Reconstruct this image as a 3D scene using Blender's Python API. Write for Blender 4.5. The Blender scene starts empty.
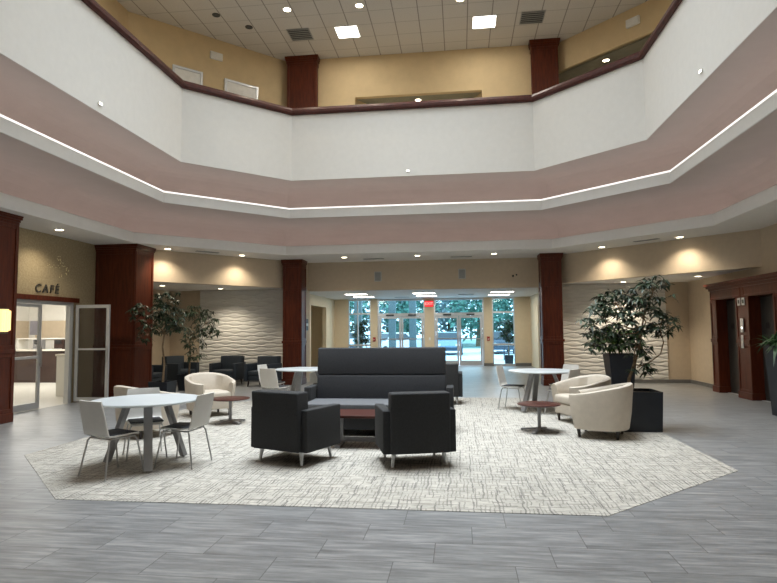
import bpy, bmesh, math, random
from mathutils import Vector, Matrix
PI = math.pi
C = bpy.context.scene.collection
sc = bpy.context.scene
R = math.radians

# ------------------------------------------------------------------ materials
MATS = {}
def nt(name):
    m = bpy.data.materials.new(name); m.use_nodes = True
    t = m.node_tree
    b = t.nodes['Principled BSDF']
    MATS[name] = m
    return m, t, b
def setin(b, **k):
    for a, v in k.items():
        b.inputs[a.replace('_', ' ')].default_value = v
def noise(t, scale=5, detail=3, rough=.5, vec=None, dims='3D'):
    n = t.nodes.new('ShaderNodeTexNoise'); n.noise_dimensions = dims
    n.inputs['Scale'].default_value = scale; n.inputs['Detail'].default_value = detail
    n.inputs['Roughness'].default_value = rough
    if vec is not None: t.links.new(vec, n.inputs['Vector'])
    return n.outputs['Fac']
def coords(t, scale=(1, 1, 1), rot=(0, 0, 0)):
    c = t.nodes.new('ShaderNodeTexCoord'); m = t.nodes.new('ShaderNodeMapping')
    m.inputs['Scale'].default_value = scale; m.inputs['Rotation'].default_value = rot
    t.links.new(c.outputs['Object'], m.inputs['Vector'])
    return m.outputs['Vector']
def ramp(t, fac, stops):
    r = t.nodes.new('ShaderNodeValToRGB'); t.links.new(fac, r.inputs['Fac'])
    e = r.color_ramp.elements
    while len(e) < len(stops): e.new(.5)
    for q, (p, c) in zip(e, stops): q.position = p; q.color = (*c, 1)
    return r.outputs['Color']
def mth(t, op, a, b=None, c=None):
    n = t.nodes.new('ShaderNodeMath'); n.operation = op
    for i, v in enumerate((a, b, c)):
        if v is None: continue
        if isinstance(v, (int, float)): n.inputs[i].default_value = v
        else: t.links.new(v, n.inputs[i])
    return n.outputs[0]
def mixc(t, fac, a, b, mode='MIX'):
    n = t.nodes.new('ShaderNodeMix'); n.data_type = 'RGBA'; n.blend_type = mode
    for i, v in ((0, fac), (6, a), (7, b)):
        if isinstance(v, (int, float)): n.inputs[i].default_value = v
        elif isinstance(v, tuple): n.inputs[i].default_value = (*v, 1)
        else: t.links.new(v, n.inputs[i])
    return n.outputs[2]
def bump(t, b, h, strength=.2, dist=.01):
    n = t.nodes.new('ShaderNodeBump'); n.inputs['Strength'].default_value = strength
    n.inputs['Distance'].default_value = dist
    t.links.new(h, n.inputs['Height']); t.links.new(n.outputs['Normal'], b.inputs['Normal'])
def plain(name, col, rough=.6, metal=0, var=.08, scale=8, bstr=0, spec=.5):
    m, t, b = nt(name)
    f = noise(t, scale, 4, .6, coords(t))
    lo = tuple(max(0, c * (1 - var)) for c in col); hi = tuple(min(1, c * (1 + var)) for c in col)
    t.links.new(ramp(t, f, [(.3, lo), (.7, hi)]), b.inputs['Base Color'])
    setin(b, Roughness=rough, Metallic=metal, Specular_IOR_Level=spec)
    if bstr: bump(t, b, noise(t, scale * 30, 2, .5, coords(t)), bstr, .003)
    return m
def emit(name, col, s):
    m, t, b = nt(name)
    setin(b, Base_Color=(*col, 1), Emission_Color=(*col, 1), Emission_Strength=s)
    return m
def glass(name, tint=(1, 1, 1), gl=.06):
    m = bpy.data.materials.new(name); m.use_nodes = True; t = m.node_tree
    t.nodes.clear()
    o = t.nodes.new('ShaderNodeOutputMaterial'); mx = t.nodes.new('ShaderNodeMixShader')
    tr = t.nodes.new('ShaderNodeBsdfTransparent'); tr.inputs[0].default_value = (*tint, 1)
    g = t.nodes.new('ShaderNodeBsdfGlossy'); g.inputs['Roughness'].default_value = .03
    fr = t.nodes.new('ShaderNodeLayerWeight'); fr.inputs[0].default_value = .5
    t.links.new(mth(t, 'MULTIPLY_ADD', mth(t, 'POWER', fr.outputs['Facing'], 4), .8, .03), mx.inputs[0]); t.links.new(tr.outputs[0], mx.inputs[1])
    t.links.new(g.outputs[0], mx.inputs[2]); t.links.new(mx.outputs[0], o.inputs[0])
    MATS[name] = m; return m

plain('white_paint', (.74, .725, .69), .7, var=.02, bstr=.05)
plain('soffit_paint', (.82, .80, .755), .75, var=.02)
plain('ledge_paint', (.80, .80, .785), .6, var=.02)
plain('cove_paint', (.62, .535, .50), .75, var=.03, scale=2)
plain('tan_wall', (.57, .47, .345), .75, var=.04, bstr=.1)
plain('cream_wall', (.66, .55, .38), .75, var=.03)
plain('upper_wall', (.62, .48, .28), .8, var=.05, scale=3)
plain('plaster_panel', (.72, .71, .67), .6, var=.02)
plain('base_tile', (.16, .16, .155), .4, var=.15)
plain('black_fabric', (.022, .023, .025), .85, var=.2, scale=60, bstr=.2)
plain('charcoal_fabric', (.032, .034, .039), .85, var=.2, scale=60, bstr=.2)
plain('seat_grey_fabric', (.105, .11, .12), .8, var=.15, scale=60)
plain('navy_fabric', (.022, .032, .045), .75, var=.2, scale=40)
plain('cream_leather', (.56, .50, .42), .55, var=.05, scale=12, bstr=.05)
plain('white_shell', (.66, .64, .60), .4, var=.03)
plain('white_laminate', (.60, .64, .66), .3, var=.02)
plain('black_pad', (.02, .022, .027), .7, var=.2)
plain('chrome', (.5, .5, .5), .35, .8, var=.03)
plain('brushed_metal', (.31, .31, .315), .45, .4, var=.05)
plain('aluminium', (.62, .63, .64), .38, .5, var=.03)
plain('dark_leg', (.02, .013, .01), .4)
plain('planter_black', (.008, .011, .017), .4, var=.2)
plain('planter_grey', (.05, .055, .06), .4, var=.2)
plain('soil', (.03, .02, .012), .95, var=.5, scale=40)
plain('bark', (.20, .14, .085), .85, var=.4, scale=30, bstr=.5)
plain('vent_metal', (.30, .31, .30), .5, var=.05)
plain('vent_dark', (.05, .055, .055), .6)
plain('grille_white', (.50, .50, .49), .5)
plain('elevator_steel', (.10, .10, .095), .4, .7, var=.06)
plain('plastic_white', (.75, .75, .72), .4)
plain('black_plastic', (.015, .015, .015), .4)
plain('red_plastic', (.35, .02, .015), .4)
plain('gold', (1, .86, .5), .3, .2)
plain('letter_metal', (.10, .095, .085), .4, .6)
plain('cafe_white', (.82, .80, .75), .6, var=.02)
plain('cafe_floor', (.68, .66, .60), .35, var=.05)
plain('counter_dark', (.035, .016, .012), .4, var=.2)
plain('counter_stone', (.72, .68, .60), .3, var=.1, scale=20)
plain('machine_grey', (.25, .25, .26), .35, .3)
plain('paper', (.6, .57, .62), .7)
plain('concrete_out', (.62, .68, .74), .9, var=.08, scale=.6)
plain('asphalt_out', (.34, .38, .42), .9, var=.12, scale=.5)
plain('pillar_out', (.13, .17, .18), .8)
plain('car_white', (.75, .78, .80), .25)
plain('car_blue', (.22, .32, .42), .25)
plain('car_dark', (.04, .06, .09), .25)
plain('car_glass', (.02, .03, .04), .1)
plain('tyre', (.012, .012, .014), .9)
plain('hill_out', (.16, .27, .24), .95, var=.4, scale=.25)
plain('ceiling_dark', (.26, .25, .19), .8)  # dark olive holds the dim light of the upstairs hall ceilings
emit('lamp_warm', (1, .86, .62), 14)
emit('lamp_white', (1, .95, .85), 7)
emit('troffer_glow', (1, .96, .88), 3.5)
emit('skylight_glow', (.90, .96, 1.0), 1.3)
emit('lip_edge_glow', (1, .97, .94), 1.0)  # emission draws the bright line of the LED-lit ledge lip
emit('cove_glow_low', (1, .86, .80), 2.3)
emit('sconce_glow', (1, .68, .28), 1.4)
emit('exit_red', (1, .02, .03), 1.3)
emit('exit_letter', (1, .25, .22), 2.2)
emit('cafe_glow', (1, .97, .9), 2.2)
glass('clear_glass'); glass('tinted_glass', (.80, .95, .97)); glass('leaf_glass', (.72, .70, .68))

def leafmat(name, a, b_, rough=.45):
    m, t, b = nt(name)
    f = noise(t, 9, 2, .5, coords(t))
    t.links.new(ramp(t, f, [(.35, a), (.65, b_)]), b.inputs['Base Color'])
    setin(b, Roughness=rough)
leafmat('leaf_dark', (.010, .022, .010), (.035, .07, .028))
leafmat('leaf_bright', (.02, .055, .012), (.07, .14, .03))
leafmat('leaf_fern', (.012, .045, .012), (.04, .11, .03))
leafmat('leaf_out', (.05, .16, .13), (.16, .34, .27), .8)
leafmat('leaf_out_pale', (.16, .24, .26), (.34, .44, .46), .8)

def woodmat(name, lo, hi, rough, scale):
    m, t, b = nt(name)
    f = noise(t, 3.5, 5, .6, coords(t, scale))
    t.links.new(ramp(t, f, [(.3, lo), (.7, hi)]), b.inputs['Base Color'])
    setin(b, Roughness=rough, Coat_Weight=.12, Coat_Roughness=.25, Specular_IOR_Level=.3)
woodmat('cherry', (.060, .010, .004), (.125, .026, .009), .42, (6, 6, .7))
woodmat('cherry_rail', (.045, .009, .006), (.085, .020, .013), .5, (3, 3, 3))
woodmat('red_top', (.040, .009, .006), (.075, .020, .013), .45, (2, 9, 2))

def floor_mat():
    m, t, b = nt('plank_tile')
    c = t.nodes.new('ShaderNodeTexCoord'); s = t.nodes.new('ShaderNodeSeparateXYZ')
    t.links.new(c.outputs['Object'], s.inputs[0]); X, Y = s.outputs[0], s.outputs[1]
    ry = mth(t, 'DIVIDE', mth(t, 'SUBTRACT', Y, 3.88), .362); row = mth(t, 'FLOOR', ry)
    rx = mth(t, 'DIVIDE', mth(t, 'SUBTRACT', mth(t, 'ADD', X, .2), mth(t, 'MULTIPLY', row, .2633)), .79)
    cel = mth(t, 'FLOOR', rx)
    fy = mth(t, 'FRACT', ry); fx = mth(t, 'FRACT', rx)
    def edge(f, w): return mth(t, 'LESS_THAN', mth(t, 'MINIMUM', f, mth(t, 'SUBTRACT', 1, f)), w)
    grout = mth(t, 'MAXIMUM', edge(fy, .008), edge(fx, .004))
    cb = t.nodes.new('ShaderNodeCombineXYZ'); t.links.new(row, cb.inputs[0]); t.links.new(cel, cb.inputs[1])
    wn = t.nodes.new('ShaderNodeTexWhiteNoise'); t.links.new(cb.outputs[0], wn.inputs[0])
    # streaks run along the planks, each plank with its own run
    off = t.nodes.new('ShaderNodeVectorMath'); off.operation = 'MULTIPLY_ADD'
    t.links.new(wn.outputs['Color'], off.inputs[0]); off.inputs[1].default_value = (9, 9, 9)
    mp = coords(t, (.9, 7.5, 1), (0, 0, R(7))); t.links.new(mp, off.inputs[2])
    f = noise(t, 2.3, 8, .66, off.outputs[0])
    col = ramp(t, f, [(.3, (.13, .135, .138)), (.5, (.235, .242, .248)), (.7, (.37, .376, .38))])
    col = mixc(t, mth(t, 'MULTIPLY', wn.outputs['Value'], .10), col, (.12, .12, .12))
    col = mixc(t, mth(t, 'MULTIPLY', grout, .7), col, (.07, .07, .07))
    t.links.new(col, b.inputs['Base Color'])
    t.links.new(mth(t, 'ADD', mth(t, 'MULTIPLY', f, .2), .26), b.inputs['Roughness'])
    bump(t, b, mth(t, 'SUBTRACT', mth(t, 'MULTIPLY', f, .3), grout), .12, .003)
floor_mat()
def carpet_mat():
    m, t, b = nt('carpet_weave')
    c = coords(t)
    wv = noise(t, 3, 2, .5, c)
    def lines(sx, sy, seed, thr, rot):
        mp = coords(t, (sx, sy, 1), (0, 0, rot))
        ad = t.nodes.new('ShaderNodeVectorMath'); ad.operation = 'ADD'
        t.links.new(mp, ad.inputs[0]); ad.inputs[1].default_value = (seed, seed * 2.3, seed)
        f = noise(t, 1, 3, .6, ad.outputs[0])
        d = mth(t, 'ABSOLUTE', mth(t, 'SUBTRACT', f, .5))
        return mth(t, 'LESS_THAN', d, thr)
    wob = t.nodes.new('ShaderNodeTexNoise'); wob.inputs['Scale'].default_value = 4; t.links.new(c, wob.inputs['Vector'])
    ws = t.nodes.new('ShaderNodeVectorMath'); ws.operation = 'MULTIPLY_ADD'
    t.links.new(wob.outputs['Color'], ws.inputs[0]); ws.inputs[1].default_value = (.05, .05, 0); t.links.new(c, ws.inputs[2])
    sp = t.nodes.new('ShaderNodeSeparateXYZ'); t.links.new(ws.outputs[0], sp.inputs[0])
    def dash(w, l, th, keep, seed, ax):
        A, B = (sp.outputs[0], sp.outputs[1]) if ax == 0 else (sp.outputs[1], sp.outputs[0])
        a_ = mth(t, 'ADD', mth(t, 'DIVIDE', A, w), 100.37 + seed); ca = mth(t, 'FLOOR', a_)
        k1 = t.nodes.new('ShaderNodeTexWhiteNoise'); k1.noise_dimensions = '1D'; t.links.new(ca, k1.inputs['W'])
        b_ = mth(t, 'ADD', mth(t, 'ADD', mth(t, 'DIVIDE', B, l), 100 + seed), mth(t, 'MULTIPLY', k1.outputs['Value'], 7)); cb = mth(t, 'FLOOR', b_)
        q = t.nodes.new('ShaderNodeCombineXYZ'); t.links.new(ca, q.inputs[0]); t.links.new(cb, q.inputs[1]); q.inputs[2].default_value = seed
        k2 = t.nodes.new('ShaderNodeTexWhiteNoise'); t.links.new(q.outputs[0], k2.inputs[0])
        pos = mth(t, 'ABSOLUTE', mth(t, 'SUBTRACT', mth(t, 'FRACT', a_), mth(t, 'MULTIPLY_ADD', k2.outputs['Value'], .4, .3)))
        on = mth(t, 'MULTIPLY', mth(t, 'LESS_THAN', pos, th), mth(t, 'LESS_THAN', k2.outputs['Value'], keep))
        return on
    l1 = mth(t, 'MAXIMUM', dash(.11, .27, .06, .55, 1, 0), dash(.11, .27, .06, .55, 5, 1))
    l2 = mth(t, 'MAXIMUM', dash(.036, .10, .16, .60, 9, 0), dash(.036, .10, .16, .60, 13, 1))
    gate = noise(t, 6, 3, .7, c)
    l1 = mth(t, 'MULTIPLY', l1, mth(t, 'MULTIPLY_ADD', gate, 1.4, 0)); l2 = mth(t, 'MULTIPLY', l2, mth(t, 'MULTIPLY_ADD', gate, 1.6, -.1))
    base = ramp(t, noise(t, 9, 5, .7, c), [(.3, (.40, .38, .335)), (.5, (.50, .475, .425)), (.7, (.57, .545, .495))])
    col = mixc(t, mth(t, 'MULTIPLY', l1, .9), base, (.13, .125, .12))
    col = mixc(t, mth(t, 'MULTIPLY', l2, .85), col, (.18, .175, .16))
    t.links.new(col, b.inputs['Base Color']); setin(b, Roughness=.95, Specular_IOR_Level=.2)
    bump(t, b, noise(t, 180, 2, .5, c), .3, .004)
carpet_mat()
def ceiling_tile():
    m, t, b = nt('acoustic_tile')
    c = t.nodes.new('ShaderNodeTexCoord'); s = t.nodes.new('ShaderNodeSeparateXYZ')
    t.links.new(c.outputs['Object'], s.inputs[0])
    fx = mth(t, 'FRACT', mth(t, 'DIVIDE', mth(t, 'ADD', s.outputs[0], 30 * .61 - .93), .61))
    fy = mth(t, 'FRACT', mth(t, 'DIVIDE', mth(t, 'ADD', s.outputs[1], 30 * .61 - 14.15), .61))
    def edge(f, w): return mth(t, 'LESS_THAN', mth(t, 'MINIMUM', f, mth(t, 'SUBTRACT', 1, f)), w)
    g = mth(t, 'MAXIMUM', edge(fx, .022), mth(t, 'MULTIPLY', edge(fy, .018), .55))
    base = ramp(t, noise(t, 30, 4, .7, coords(t)), [(.3, (.52, .50, .465)), (.7, (.60, .58, .54))])
    t.links.new(mixc(t, mth(t, 'MULTIPLY', g, .75), base, (.17, .16, .14)), b.inputs['Base Color'])
    setin(b, Roughness=.9)
ceiling_tile()
def cafe_wallpaper():
    m, t, b = nt('gold_paper')
    f = noise(t, 26, 5, .75, coords(t))
    t.links.new(ramp(t, f, [(.3, (.30, .24, .14)), (.5, (.40, .325, .20)), (.72, (.52, .43, .28))]), b.inputs['Base Color'])
    setin(b, Roughness=.5, Metallic=.15)
cafe_wallpaper()

# ------------------------------------------------------------------ mesh helpers
class MB:
    def __init__(s): s.bm = bmesh.new()
    def merge(s, b2, M=None):
        if M is not None: bmesh.ops.transform(b2, matrix=M, verts=b2.verts)
        me = bpy.data.meshes.new('tmp'); b2.to_mesh(me); b2.free()
        s.bm.from_mesh(me); bpy.data.meshes.remove(me); return s
    def box(s, x0, x1, y0, y1, z0, z1, bev=0, seg=2, M=None, taper=None):
        b = bmesh.new(); bmesh.ops.create_cube(b, size=1)
        for v in b.verts:
            tx = ty = 1
            if taper and v.co.z < 0: tx = ty = taper
            v.co = Vector(((x0 + x1) / 2 + v.co.x * (x1 - x0) * tx, (y0 + y1) / 2 + v.co.y * (y1 - y0) * ty, (z0 + z1) / 2 + v.co.z * (z1 - z0)))
        if bev: bmesh.ops.bevel(b, geom=list(b.edges), offset=bev, segments=seg, affect='EDGES', profile=.5)
        return s.merge(b, M)
    def cone(s, p0, p1, r0, r1=None, n=12):
        r1 = r0 if r1 is None else r1
        p0, p1 = Vector(p0), Vector(p1); d = p1 - p0
        b = bmesh.new()
        bmesh.ops.create_cone(b, cap_ends=True, segments=n, radius1=r0, radius2=r1, depth=d.length)
        M = Matrix.Translation((p0 + p1) / 2) @ d.to_track_quat('Z', 'Y').to_matrix().to_4x4()
        return s.merge(b, M)
    def bar(s, p0, p1, w, t, side=None):
        p0, p1 = Vector(p0), Vector(p1); d = (p1 - p0).normalized()
        sd = Vector(side) if side is not None else Vector((0, 0, 1)).cross(d)
        sd = (sd - d * sd.dot(d)).normalized(); u = d.cross(sd)
        vs = [s.bm.verts.new(p + sd * a * w / 2 + u * c * t / 2) for p in (p0, p1) for a, c in ((-1, -1), (1, -1), (1, 1), (-1, 1))]
        for f in ((3, 2, 1, 0), (4, 5, 6, 7), (0, 1, 5, 4), (1, 2, 6, 5), (2, 3, 7, 6), (3, 0, 4, 7)): s.bm.faces.new([vs[i] for i in f])
        return s
    def tube(s, pts, r, n=8, r1=None):
        pts = [Vector(p) for p in pts]; rings = []
        N = len(pts)
        for i, p in enumerate(pts):
            d = (pts[min(i + 1, N - 1)] - pts[max(i - 1, 0)]).normalized()
            a = d.orthogonal().normalized() if i == 0 else (prev - d * prev.dot(d)).normalized()
            prev = a; c = d.cross(a); rr = r if r1 is None else r + (r1 - r) * i / (N - 1)
            rings.append([s.bm.verts.new(p + (a * math.cos(2 * PI * k / n) + c * math.sin(2 * PI * k / n)) * rr) for k in range(n)])
        for A, B in zip(rings, rings[1:]):
            for k in range(n): s.bm.faces.new((A[k], A[(k + 1) % n], B[(k + 1) % n], B[k]))
        s.bm.faces.new(rings[0][::-1]); s.bm.faces.new(rings[-1]); return s
    def lathe(s, prof, c=(0, 0), n=32):
        rings = [[s.bm.verts.new((c[0] + r * math.cos(2 * PI * k / n), c[1] + r * math.sin(2 * PI * k / n), z)) for k in range(n)] for r, z in prof]
        for A, B in zip(rings, rings[1:]):
            for k in range(n): s.bm.faces.new((A[k], A[(k + 1) % n], B[(k + 1) % n], B[k]))
        s.bm.faces.new(rings[0][::-1]); s.bm.faces.new(rings[-1]); return s
    def prism(s, pts, z0, z1):
        a = [s.bm.verts.new((x, y, z0)) for x, y in pts]; b = [s.bm.verts.new((x, y, z1)) for x, y in pts]
        n = len(pts)
        for k in range(n): s.bm.faces.new((a[k], a[(k + 1) % n], b[(k + 1) % n], b[k]))
        s.bm.faces.new(a[::-1]); s.bm.faces.new(b); return s
    def quad(s, *p):
        s.bm.faces.new([s.bm.verts.new(q) for q in p]); return s

def obj(name, mb, mat, parent=None, smooth=False, fix=True):
    me = bpy.data.meshes.new(name); bm = mb.bm
    if fix: bmesh.ops.recalc_face_normals(bm, faces=bm.faces)
    if smooth:
        for f in bm.faces: f.smooth = True
    bm.to_mesh(me); bm.free()
    me.materials.append(MATS[mat]); o = bpy.data.objects.new(name, me); C.objects.link(o)
    if smooth:
        try: me.set_sharp_from_angle(angle=R(40))
        except Exception: pass
    if parent: o.parent = parent
    return o
def tag(o, label, cat, group=None):
    o['label'] = label; o['category'] = cat
    if group: o['group'] = group
    return o
def thing(name, label, cat, loc=(0, 0, 0), rz=0, group=None):
    o = bpy.data.objects.new(name, None); C.objects.link(o)
    o.location = loc; o.rotation_euler = (0, 0, rz); o.empty_display_size = .1
    return tag(o, label, cat, group)
def struct(name, mb, mat, parent=None, smooth=False, fix=True):
    o = obj(name, mb, mat, parent, smooth, fix)
    if not parent: o['kind'] = 'structure'
    return o
def sroot(name, loc=(0, 0, 0)):
    o = bpy.data.objects.new(name, None); C.objects.link(o); o.location = loc; o['kind'] = 'structure'; return o
def dup(root, loc, rz, label, group=None):
    r = root.copy(); C.objects.link(r); r.location = loc; r.rotation_euler = (0, 0, rz); r['label'] = label
    if group: r['group'] = group
    for ch in list(root.children):
        c = ch.copy(); C.objects.link(c); c.parent = r
        for g in ch.children:
            d = g.copy(); C.objects.link(d); d.parent = c
    return r

# ------------------------------------------------------------------ the octagonal atrium
CX, CY, HB, HW = -1.14, 8.83, 2.955, 4.89
T22 = math.tan(PI / 8)
def octo(t):
    a = HB + t * T22; b = HW + t
    return [(CX + x, CY + y) for x, y in ((-a, b), (a, b), (b, a), (b, -a), (a, -b), (-a, -b), (-b, -a), (-b, a))]
def sweep(prof, closed=True):
    m = MB(); rings = [[m.bm.verts.new((x, y, z)) for x, y in octo(t)] for t, z in prof]
    pairs = list(zip(rings, rings[1:])) + ([(rings[-1], rings[0])] if closed else [])
    for A, B in pairs:
        for k in range(8): m.bm.faces.new((A[k], A[(k + 1) % 8], B[(k + 1) % 8], B[k]))
    return m
def arc(t0, z0, t1, z1, n=8):   # quarter curve from horizontal at (t0,z0) to vertical at (t1,z1)
    return [(t0 + (t1 - t0) * math.sin(PI / 2 * k / n), z1 + (z0 - z1) * math.cos(PI / 2 * k / n)) for k in range(n + 1)]
struct('wall_parapet', sweep([(0, 5.27), (0, 6.93), (.16, 6.93), (.16, 5.3), (.16, 5.27)]), 'white_paint')
rr = struct('trim_1', sweep([(-.05, 6.931), (-.085, 6.97), (-.085, 7.03), (-.05, 7.09), (0, 7.12), (.17, 7.12), (.24, 7.06), (.24, 6.931)]), 'cherry_rail')
# upper cove and its ledge
struct('ceiling_upper_cove', sweep([(.01, 5.268)] + arc(.55, 5.268, 1.25, 4.62) + [(1.32, 4.62), (1.32, 5.4), (.01, 5.4)]), 'cove_paint')
struct('trim_2', sweep([(.48, 4.425), (.48, 4.64), (.50, 4.66), (.62, 4.66), (.62, 4.52), (1.3, 4.52), (1.3, 4.425)]), 'ledge_paint')
struct('ceiling_lower_cove', sweep([(.50, 4.42)] + arc(1.45, 4.42, 2.15, 3.80) + [(2.22, 3.80), (2.22, 4.5), (.50, 4.5)]), 'cove_paint')
struct('trim_3', sweep([(1.41, 3.605), (1.41, 3.83), (1.43, 3.85), (1.55, 3.85), (1.55, 3.72), (2.2, 3.72), (2.2, 3.605)]), 'ledge_paint')
# flat lower soffit out to the walls
XL, XR, YB, YF = -8.5, 6.35, 17.0, .66
def ring_plate(t, z0, z1, xl=XL, xr=XR, yb=YB, yf=YF):
    m = MB(); o = octo(t)
    for k in range(8):
        (ax, ay), (bx, by) = o[k], o[(k + 1) % 8]
        if k == 0: p = [(ax, ay), (bx, by), (bx, yb), (ax, yb)]
        elif k == 1: p = [(ax, ay), (bx, by), (xr, by), (xr, yb), (ax, yb)]
        elif k == 2: p = [(ax, ay), (bx, by), (xr, by), (xr, ay)]
        elif k == 3: p = [(ax, ay), (bx, by), (bx, yf), (xr, yf), (xr, ay)]
        elif k == 4: p = [(ax, ay), (bx, by), (bx, yf), (ax, yf)]
        elif k == 5: p = [(ax, ay), (bx, by), (xl, by), (xl, yf), (ax, yf)]
        elif k == 6: p = [(ax, ay), (bx, by), (xl, by), (xl, ay)]
        else: p = [(ax, ay), (bx, by), (bx, yb), (xl, yb), (xl, ay)]
        m.prism(p, z0, z1)
    return m
struct('ceiling', ring_plate(1.42, 3.6005, 3.70), 'soffit_paint')
struct('floor_upper', ring_plate(.17, 5.85, 5.95, -9.2, 6.6, 16, -.5), 'soffit_paint')
# body of the building between lower soffit and upper floor, so no daylight leaks round
struct('wall_outer', MB().box(-9.5, -9.3, -.9, 16.5, 3.62, 9.6).box(6.95, 7.15, -.9, 16.5, 3.62, 9.6).box(-9.5, 7.15, -.9, -.7, 3.62, 9.6)
       .box(-9.5, -8.5, -.9, 17.2, 3.64, 3.7).box(6.35, 7.15, -.9, 17.2, 3.64, 3.7).box(-9.3, 6.95, -.7, .66, 3.62, 3.7)
       .box(-9.5, 7.15, 17.0, 19.2, 3.64, 3.7).box(-9.5, 7.15, 19.2, 19.3, 3.64, 9.6).box(-9.5, -9.3, 16.5, 19.2, 3.64, 9.6).box(6.95, 7.15, 16.5, 19.2, 3.64, 9.6), 'white_paint')

# ------------------------------------------------------------------ floors
struct('floor', MB().box(-8.97, 6.6, -5.2, 24.9, -.1, 0), 'plank_tile')
cp = [(-3.72, 4.99), (1.17, 4.97), (2.91, 6.64), (2.87, 11.5), (1.2, 13.2), (-3.7, 13.2), (-5.45, 11.5), (-5.45, 6.72)]
tag(obj('area_carpet', MB().prism(cp, 0, .004), 'carpet_weave'), 'large octagonal off-white carpet with grey crosshatch, set in the tiled floor', 'carpet')

# ------------------------------------------------------------------ ground-floor walls
struct('wall_back', MB().box(-5.05, -4.56, 16.61, 17.0, 0, 3.6).box(2.28, 2.77, 16.61, 17.0, 0, 3.6).box(-8.97, -4.56, 17.0, 17.2, 0, 3.6).box(2.28, 6.6, 17.0, 17.2, 0, 3.6).box(-4.56, 2.28, 17.0, 17.2, 2.74, 3.6), 'tan_wall')
def diag_header(p0, p1, th=.18):
    a, b = Vector(p0), Vector(p1); n = Vector((-(b - a).y, (b - a).x)).normalized() * th
    if n.y < 0: n = -n
    return MB().prism([tuple(a), tuple(b), tuple(b + n), tuple(a + n)], 2.8, 3.6)
struct('wall_back_left', diag_header((-7.93, 13.1), (-5.0, 16.44)), 'tan_wall')
struct('wall_back_right', diag_header((2.7, 16.55), (6.35, 12.95)), 'tan_wall')
struct('ceiling_left_alcove', MB().prism([(-8.97, 12.6), (-7.9, 13.15), (-4.9, 16.6), (-4.9, 17), (-8.97, 17)], 2.81, 2.86), 'soffit_paint')
struct('ceiling_right_alcove', MB().prism([(6.35, 13.05), (2.78, 16.6), (2.78, 17), (6.35, 17)], 2.81, 2.86), 'soffit_paint')
struct('wall_left_alcove', MB().box(-9.12, -8.97, 12.7, 17.2, 0, 3.6), 'tan_wall')
struct('wall_right', MB().box(6.35, 6.6, 14.82, 17, 0, 3.6).box(6.35, 6.6, 11.55, 14.82, 2.5, 3.6).box(6.35, 6.6, .5, 11.55, 0, 3.6), 'tan_wall')
struct('wall_left', MB().box(-8.65, -8.5, 9.2, 9.95, 0, 3.6).box(-8.65, -8.5, 9.95, 11.8, 2.2, 3.6).box(-8.65, -8.5, 11.8, 12.6, 0, 3.6), 'gold_paper')
struct('wall_front_left', MB().box(-8.65, -8.5, .5, 9.2, 0, 3.6), 'tan_wall')
struct('wall_front', MB().box(-8.5, -4.5, .5, .66, 0, 3.6).box(2.2, 6.35, .5, .66, 0, 3.6).box(-4.5, 2.2, .5, .66, 2.75, 3.6), 'tan_wall')
struct('wall_front_corridor', MB().box(-4.65, -4.5, -5.2, .5, 0, 2.9).box(2.2, 2.35, -5.2, .5, 0, 2.9).box(-4.65, 2.35, -5.35, -5.2, 0, 2.9), 'cream_wall')
struct('ceiling_front_corridor', MB().box(-4.65, 2.35, -5.35, .5, 2.9, 2.98), 'soffit_paint')
struct('baseboard_back', MB().box(2.8, 6.35, 16.96, 17, 0, .1).box(-8.97, -5.06, 16.96, 17, 0, .1), 'base_tile')
struct('baseboard_right', MB().box(6.31, 6.35, 14.95, 16.96, 0, .1), 'base_tile')
struct('baseboard_left', MB().box(-8.97, -8.93, 13.4, 16.96, 0, .1), 'base_tile')

# ------------------------------------------------------------------ rippled plaster wall panels
def wave_panel(x0, x1, z0, z1, y):
    m = MB(); nx = int((x1 - x0) / .035); nz = int((z1 - z0) / .02)
    rows = []
    for j in range(nz + 1):
        z = z0 + (z1 - z0) * j / nz; row = []
        for i in range(nx + 1):
            x = x0 + (x1 - x0) * i / nx
            ph = z / .115 + .30 * math.sin(2 * PI * x / .56) * math.cos(PI * z / .115) + .10 * math.sin(2 * PI * x / 1.7)
            h = abs(math.sin(PI * ph)) ** .8
            row.append(m.bm.verts.new((x, y - .012 - .024 * h, z)))
        rows.append(row)
    for a, b in zip(rows, rows[1:]):
        for i in range(nx): m.bm.faces.new((a[i], a[i + 1], b[i + 1], b[i]))
    m.box(x0, x1, y - .012, y, z0, z1)
    return m
tag(obj('rippled_wall_panel', wave_panel(-7.98, -5.07, .1, 2.8, 17.0), 'plaster_panel', smooth=True, fix=False),
    'white rippled relief wall panel behind the dark armchairs, left alcove', 'wall panel')
tag(obj('rippled_wall_panel', wave_panel(2.81, 5.74, .1, 2.8, 17.0), 'plaster_panel', smooth=True, fix=False),
    'white rippled relief wall panel behind the big potted tree, right alcove', 'wall panel')

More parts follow.
